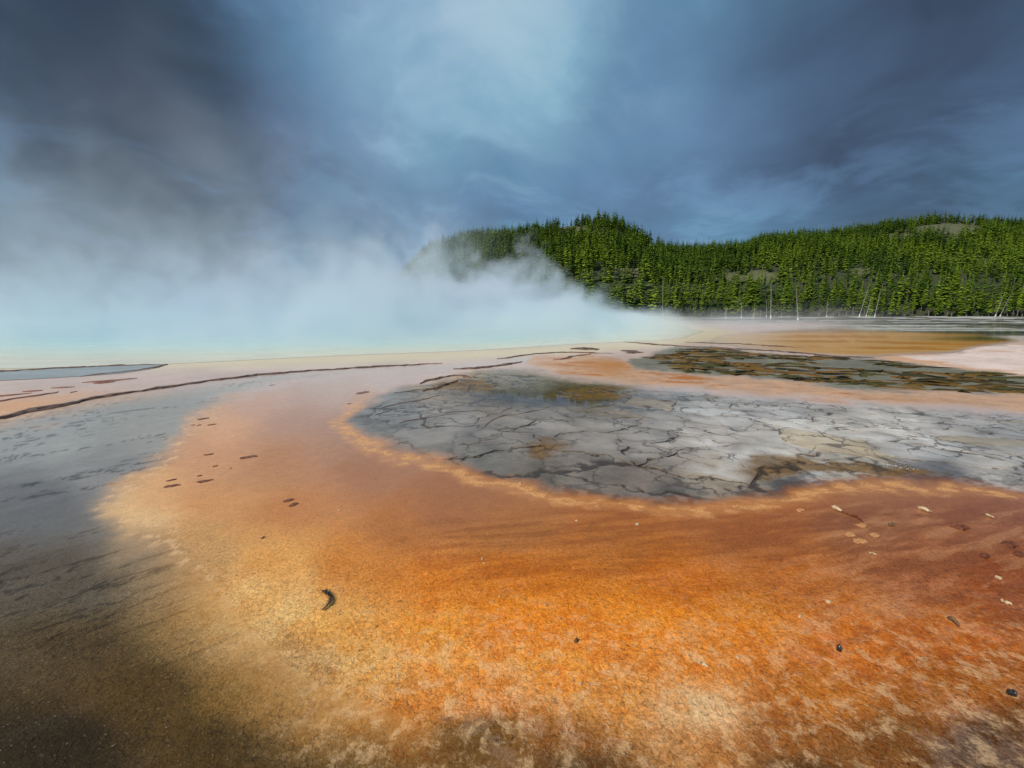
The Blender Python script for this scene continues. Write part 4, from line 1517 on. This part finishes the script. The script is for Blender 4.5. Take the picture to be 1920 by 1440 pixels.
for k, (px, py, L, Wd, ang, mat, name, label, cat, grp) in enumerate((
        (1612, 1014, 30, 16, -18, M_FLAKE, 'mat_flake', 'largest pale orange flake of the little cluster', 'flake', 'pale orange flakes'),
        (1594, 1002, 24, 12, -15, M_FLAKE, 'mat_flake', 'long pale flake just above the largest one', 'flake', 'pale orange flakes'),
        (1616, 985, 22, 14, -14, M_FLAKE, 'mat_flake', 'rounded pale flake at the top of the cluster', 'flake', 'pale orange flakes'),
        (1640, 1003, 22, 11, 0, M_FLAKE, 'mat_flake', 'small dull flake right of the cluster', 'flake', 'pale orange flakes'),
        (1500, 956, 24, 9, -10, M_FLAKE, 'mat_flake', 'lone pale flake under the orange crust', 'flake', 'pale orange flakes'),
        (1672, 985, 18, 18, -25, M_TWIG, 'wood_chunk', 'stubby yellow brown wood chunk in the brown flow', 'wood', 'bark and wood pieces'),
        (1801, 990, 26, 12, -22, M_BARKF, 'bark_piece', 'long red bark piece in the brown flow', 'bark', 'bark and wood pieces'),
        (1892, 1022, 30, 14, -18, M_BARKF, 'bark_piece', 'red bark piece near the frame edge, upper of two', 'bark', 'bark and wood pieces'),
        (1910, 1040, 18, 12, -10, M_BARKF, 'bark_piece', 'red bark piece at the frame edge, lower of two', 'bark', 'bark and wood pieces'),
        (1847, 1044, 18, 14, -10, M_BARKF, 'bark_piece', 'small dark bark lump left of the frame edge pieces', 'bark', 'bark and wood pieces'),
        (1573, 1217, 12, 12, 10, M_BLACK, 'charcoal_lump', 'black lump in a pale ring on amber mat', 'lump', 'black lumps'),
        (1898, 1302, 13, 9, -45, M_BLACK, 'charcoal_lump', 'black lump low by the right frame edge', 'lump', 'black lumps'),
        (1080, 1203, 10, 16, 20, M_TWIG, 'wood_chunk', 'grey brown chip on peach mat, lower centre', 'wood', 'bark and wood pieces'))):
    p = gp(px, py)
    dd = math.hypot(p.x, p.y)
    sl = math.hypot(dd, CAM_H)
    Lw = L / F_PX * sl * 0.66
    Ww = Wd / F_PX * sl * sl / CAM_H * 0.42
    o = lump(name, p.x, p.y, Lw, min(Ww, Lw * 0.8), R(ang), 0.03 if mat is not M_FLAKE else 0.004, mat, 14, 40 + k)
    tag(o, label, cat, grp)
for k, (px, py, s, where) in enumerate(((1081, 976, 7, 'under the island crust, centre'), (1195, 983, 11, 'right of the white pebble under the island crust'), (904, 1047, 8, 'left of centre in the deep orange band'),
                                        (907, 1056, 7, 'just below its neighbour in the deep orange band'), (937, 1118, 6, 'at the lower edge of the deep orange band'), (1290, 1228, 8, 'lower centre, above the cream sliver'),
                                        (1088, 1282, 10, 'bottom centre beside a tan one'), (1073, 1277, 11, 'bottom centre, tan, left of the white one'), (431, 878, 7, 'among the hoof prints on the left'),
                                        (1553, 1128, 10, 'on amber mat right of centre'), (1500, 1156, 10, 'on amber mat, left of its twin'), (636, 956, 6, 'below the split hoof print'),
                                        (1872, 1083, 9, 'on the wine brown patch at right'), (1022, 1134, 6, 'lower rim of the deep orange band'), (1383, 1232, 7, 'right of the cream sliver'),
                                        (976, 906, 8, 'in the crust of the island tip'))):
    p = gp(px, py)
    sl = math.hypot(math.hypot(p.x, p.y), CAM_H)
    L = s / F_PX * sl * 0.65
    o = lump('pebble', p.x, p.y, L, L * 0.75, R(rng.uniform(0, 180)), L * 0.3, M_PALE if k != 7 else M_FLAKE, 10, 80 + k)
    tag(o, 'small pale pebble ' + where, 'pebble', 'pale pebbles on the mat')

# sun glints modelled as small pale domes on the island's brown algae
rg = random.Random(9)
fv, ff = [], []
for k in range(34):
    t = rg.random()
    p = gp(1660 + 62 * t + rg.gauss(0, 6), 872 + 10 * t + rg.gauss(0, 2.2))
    r = rg.uniform(0.003, 0.008)
    b0 = len(fv)
    for (s_, z_) in ((1, 0.0), (0.8, 0.6), (0.3, 1.0)):
        for j in range(6):
            fv.append((p.x + r * s_ * math.cos(j * 1.047), p.y + r * s_ * math.sin(j * 1.047), 0.008 + r * z_))
    for q in range(2):
        for j in range(6):
            ff.append((b0 + q * 6 + j, b0 + q * 6 + (j + 1) % 6, b0 + (q + 1) * 6 + (j + 1) % 6, b0 + (q + 1) * 6 + j))
    ff.append(tuple(b0 + 12 + j for j in range(6)))
glint = link('glint', pymesh('glint', fv, ff), plain_mat('glint', lin((196, 192, 184)), lin((225, 222, 216)), 20, 0.3, 0.1, 0.002))
tag(glint, 'cluster of white specks shaped as sun glints on the brown algae of the grey island', 'glint', None, 'stuff')

# ------------------------------------------------------------------ steam over the spring
BX0, BX1, BY0, BY1, BZ0, BZ1 = -110.0, 62.0, 17.0, 122.0, 0.02, 38.0
ng = bpy.data.node_groups.new('steam_field', 'GeometryNodeTree')
ng.interface.new_socket('Geometry', in_out='INPUT', socket_type='NodeSocketGeometry')
ng.interface.new_socket('Geometry', in_out='OUTPUT', socket_type='NodeSocketGeometry')
G = NT(ng)
gout = G.n('NodeGroupOutput')
pos = G.n('GeometryNodeInputPosition').outputs[0]
wv = G.v('SCALE', G.v('SUBTRACT', G.noise(pos, 0.09, 3.0, 0.5, 0.0, True), (0.5, 0.5, 0.5)), 7.0)
wpos = G.v('ADD', pos, wv)
gx_, gy_, gz_ = G.sep(pos)
qx, qy, qz = G.sep(wpos)
ex = G.m('ADD', qx, 24.0)
ex = G.m('MULTIPLY', ex, G.m('SUBTRACT', 1.0, G.m('MULTIPLY', G.m('LESS_THAN', ex, 0.0), 0.42)))
rad = G.m('SQRT', G.m('ADD', G.m('POWER', ex, 2.0), G.m('POWER', G.m('SUBTRACT', qy, 73.0), 2.0)))
din = G.m('SUBTRACT', 52.0, rad)
n_big = G.ss(G.noise(pos, 0.07, 3.0, 0.5), 0.28, 0.72)
left = G.ss(gx_, -2.0, -34.0)
n_bil = G.noise(G.v('MULTIPLY', wpos, (1.0, 1.0, 0.8)), 0.19, 5.0, 0.60, 0.5)
htop = G.m('ADD', 1.2, G.m('MULTIPLY', G.m('MINIMUM', G.m('MAXIMUM', din, 0.0), 30.0), 0.40))
htop = G.m('MULTIPLY', htop, G.m('MULTIPLY', G.m('ADD', 0.30, G.m('MULTIPLY', n_big, 1.35)), G.m('ADD', 0.66, G.m('MULTIPLY', left, 0.06))))
core = G.m('DIVIDE', G.m('SUBTRACT', htop, gz_), G.m('MULTIPLY', htop, G.m('ADD', 0.42, G.m('MULTIPLY', left, 0.9))))
core = G.m('ADD', core, G.m('MULTIPLY', G.m('SUBTRACT', n_bil, 0.5), G.m('SUBTRACT', 6.5, G.m('MULTIPLY', left, 3.2))))
core = G.ss(core, 0.0, G.m('ADD', 1.0, G.m('MULTIPLY', left, 0.8)))
edge = G.ss(din, -3.0, 7.0)
d_core = G.m('MULTIPLY', G.m('MULTIPLY', core, edge), 0.15)
# thin veil drifting to the left, high up
veil = G.m('MULTIPLY', G.ss(gz_, 32.0, 2.0), G.ss(G.m('SUBTRACT', n_bil, G.m('MULTIPLY', gz_, 0.002)), 0.34, 0.66))
veil = G.m('MULTIPLY', veil, G.m('MULTIPLY', G.ss(din, 2.0, 16.0), G.ss(gx_, 4.0, -26.0)))
d_veil = G.m('MULTIPLY', veil, 0.022)
# low breath of steam over the flats to the right
lx = G.v('LENGTH', G.v('MULTIPLY', G.v('SUBTRACT', wpos, (33.0, 63.0, 0.0)), (0.034, 0.036, 0.26)))
d_low = G.m('MULTIPLY', G.m('MULTIPLY', G.ss(lx, 1.0, 0.1), G.ss(n_bil, 0.3, 0.7)), 0.05)
total = G.m('ADD', G.m('ADD', d_core, d_veil), d_low)
# fade at the walls of the domain
for (s_, a, b_) in ((gx_, BX0, BX0 + 14), (gx_, BX1, BX1 - 8), (gy_, BY0, BY0 + 2.5), (gy_, BY1, BY1 - 10), (gz_, BZ1, BZ1 - 9)):
    total = G.m('MULTIPLY', total, G.ss(s_, a, b_))
vc = G.n('GeometryNodeVolumeCube')
G.put(vc.inputs['Density'], total)
vc.inputs['Min'].default_value = (BX0, BY0, BZ0)
vc.inputs['Max'].default_value = (BX1, BY1, BZ1)
vc.inputs['Resolution X'].default_value = 290
vc.inputs['Resolution Y'].default_value = 180
vc.inputs['Resolution Z'].default_value = 80
mv = bpy.data.materials.new('steam')
mv.use_nodes = True
mv.node_tree.nodes.clear()
N = NT(mv.node_tree)
mo = N.n('ShaderNodeOutputMaterial')
pv = N.n('ShaderNodeVolumePrincipled')
pv.inputs['Color'].default_value = (0.92, 0.975, 1.0, 1)
pv.inputs['Density'].default_value = 1.0
pv.inputs['Anisotropy'].default_value = 0.0
mv.node_tree.links.new(pv.outputs[0], mo.inputs['Volume'])
sm = G.n('GeometryNodeSetMaterial')
sm.inputs['Material'].default_value = mv
ng.links.new(vc.outputs[0], sm.inputs[0])
ng.links.new(sm.outputs[0], gout.inputs[0])
steam_me = bpy.data.meshes.new('steam')
steam_me.materials.append(mv)
steam = link('steam', steam_me)
md = steam.modifiers.new('steam', 'NODES')
md.node_group = ng
tag(steam, 'white steam drifting off the hot spring to the left', 'steam', None, 'stuff')
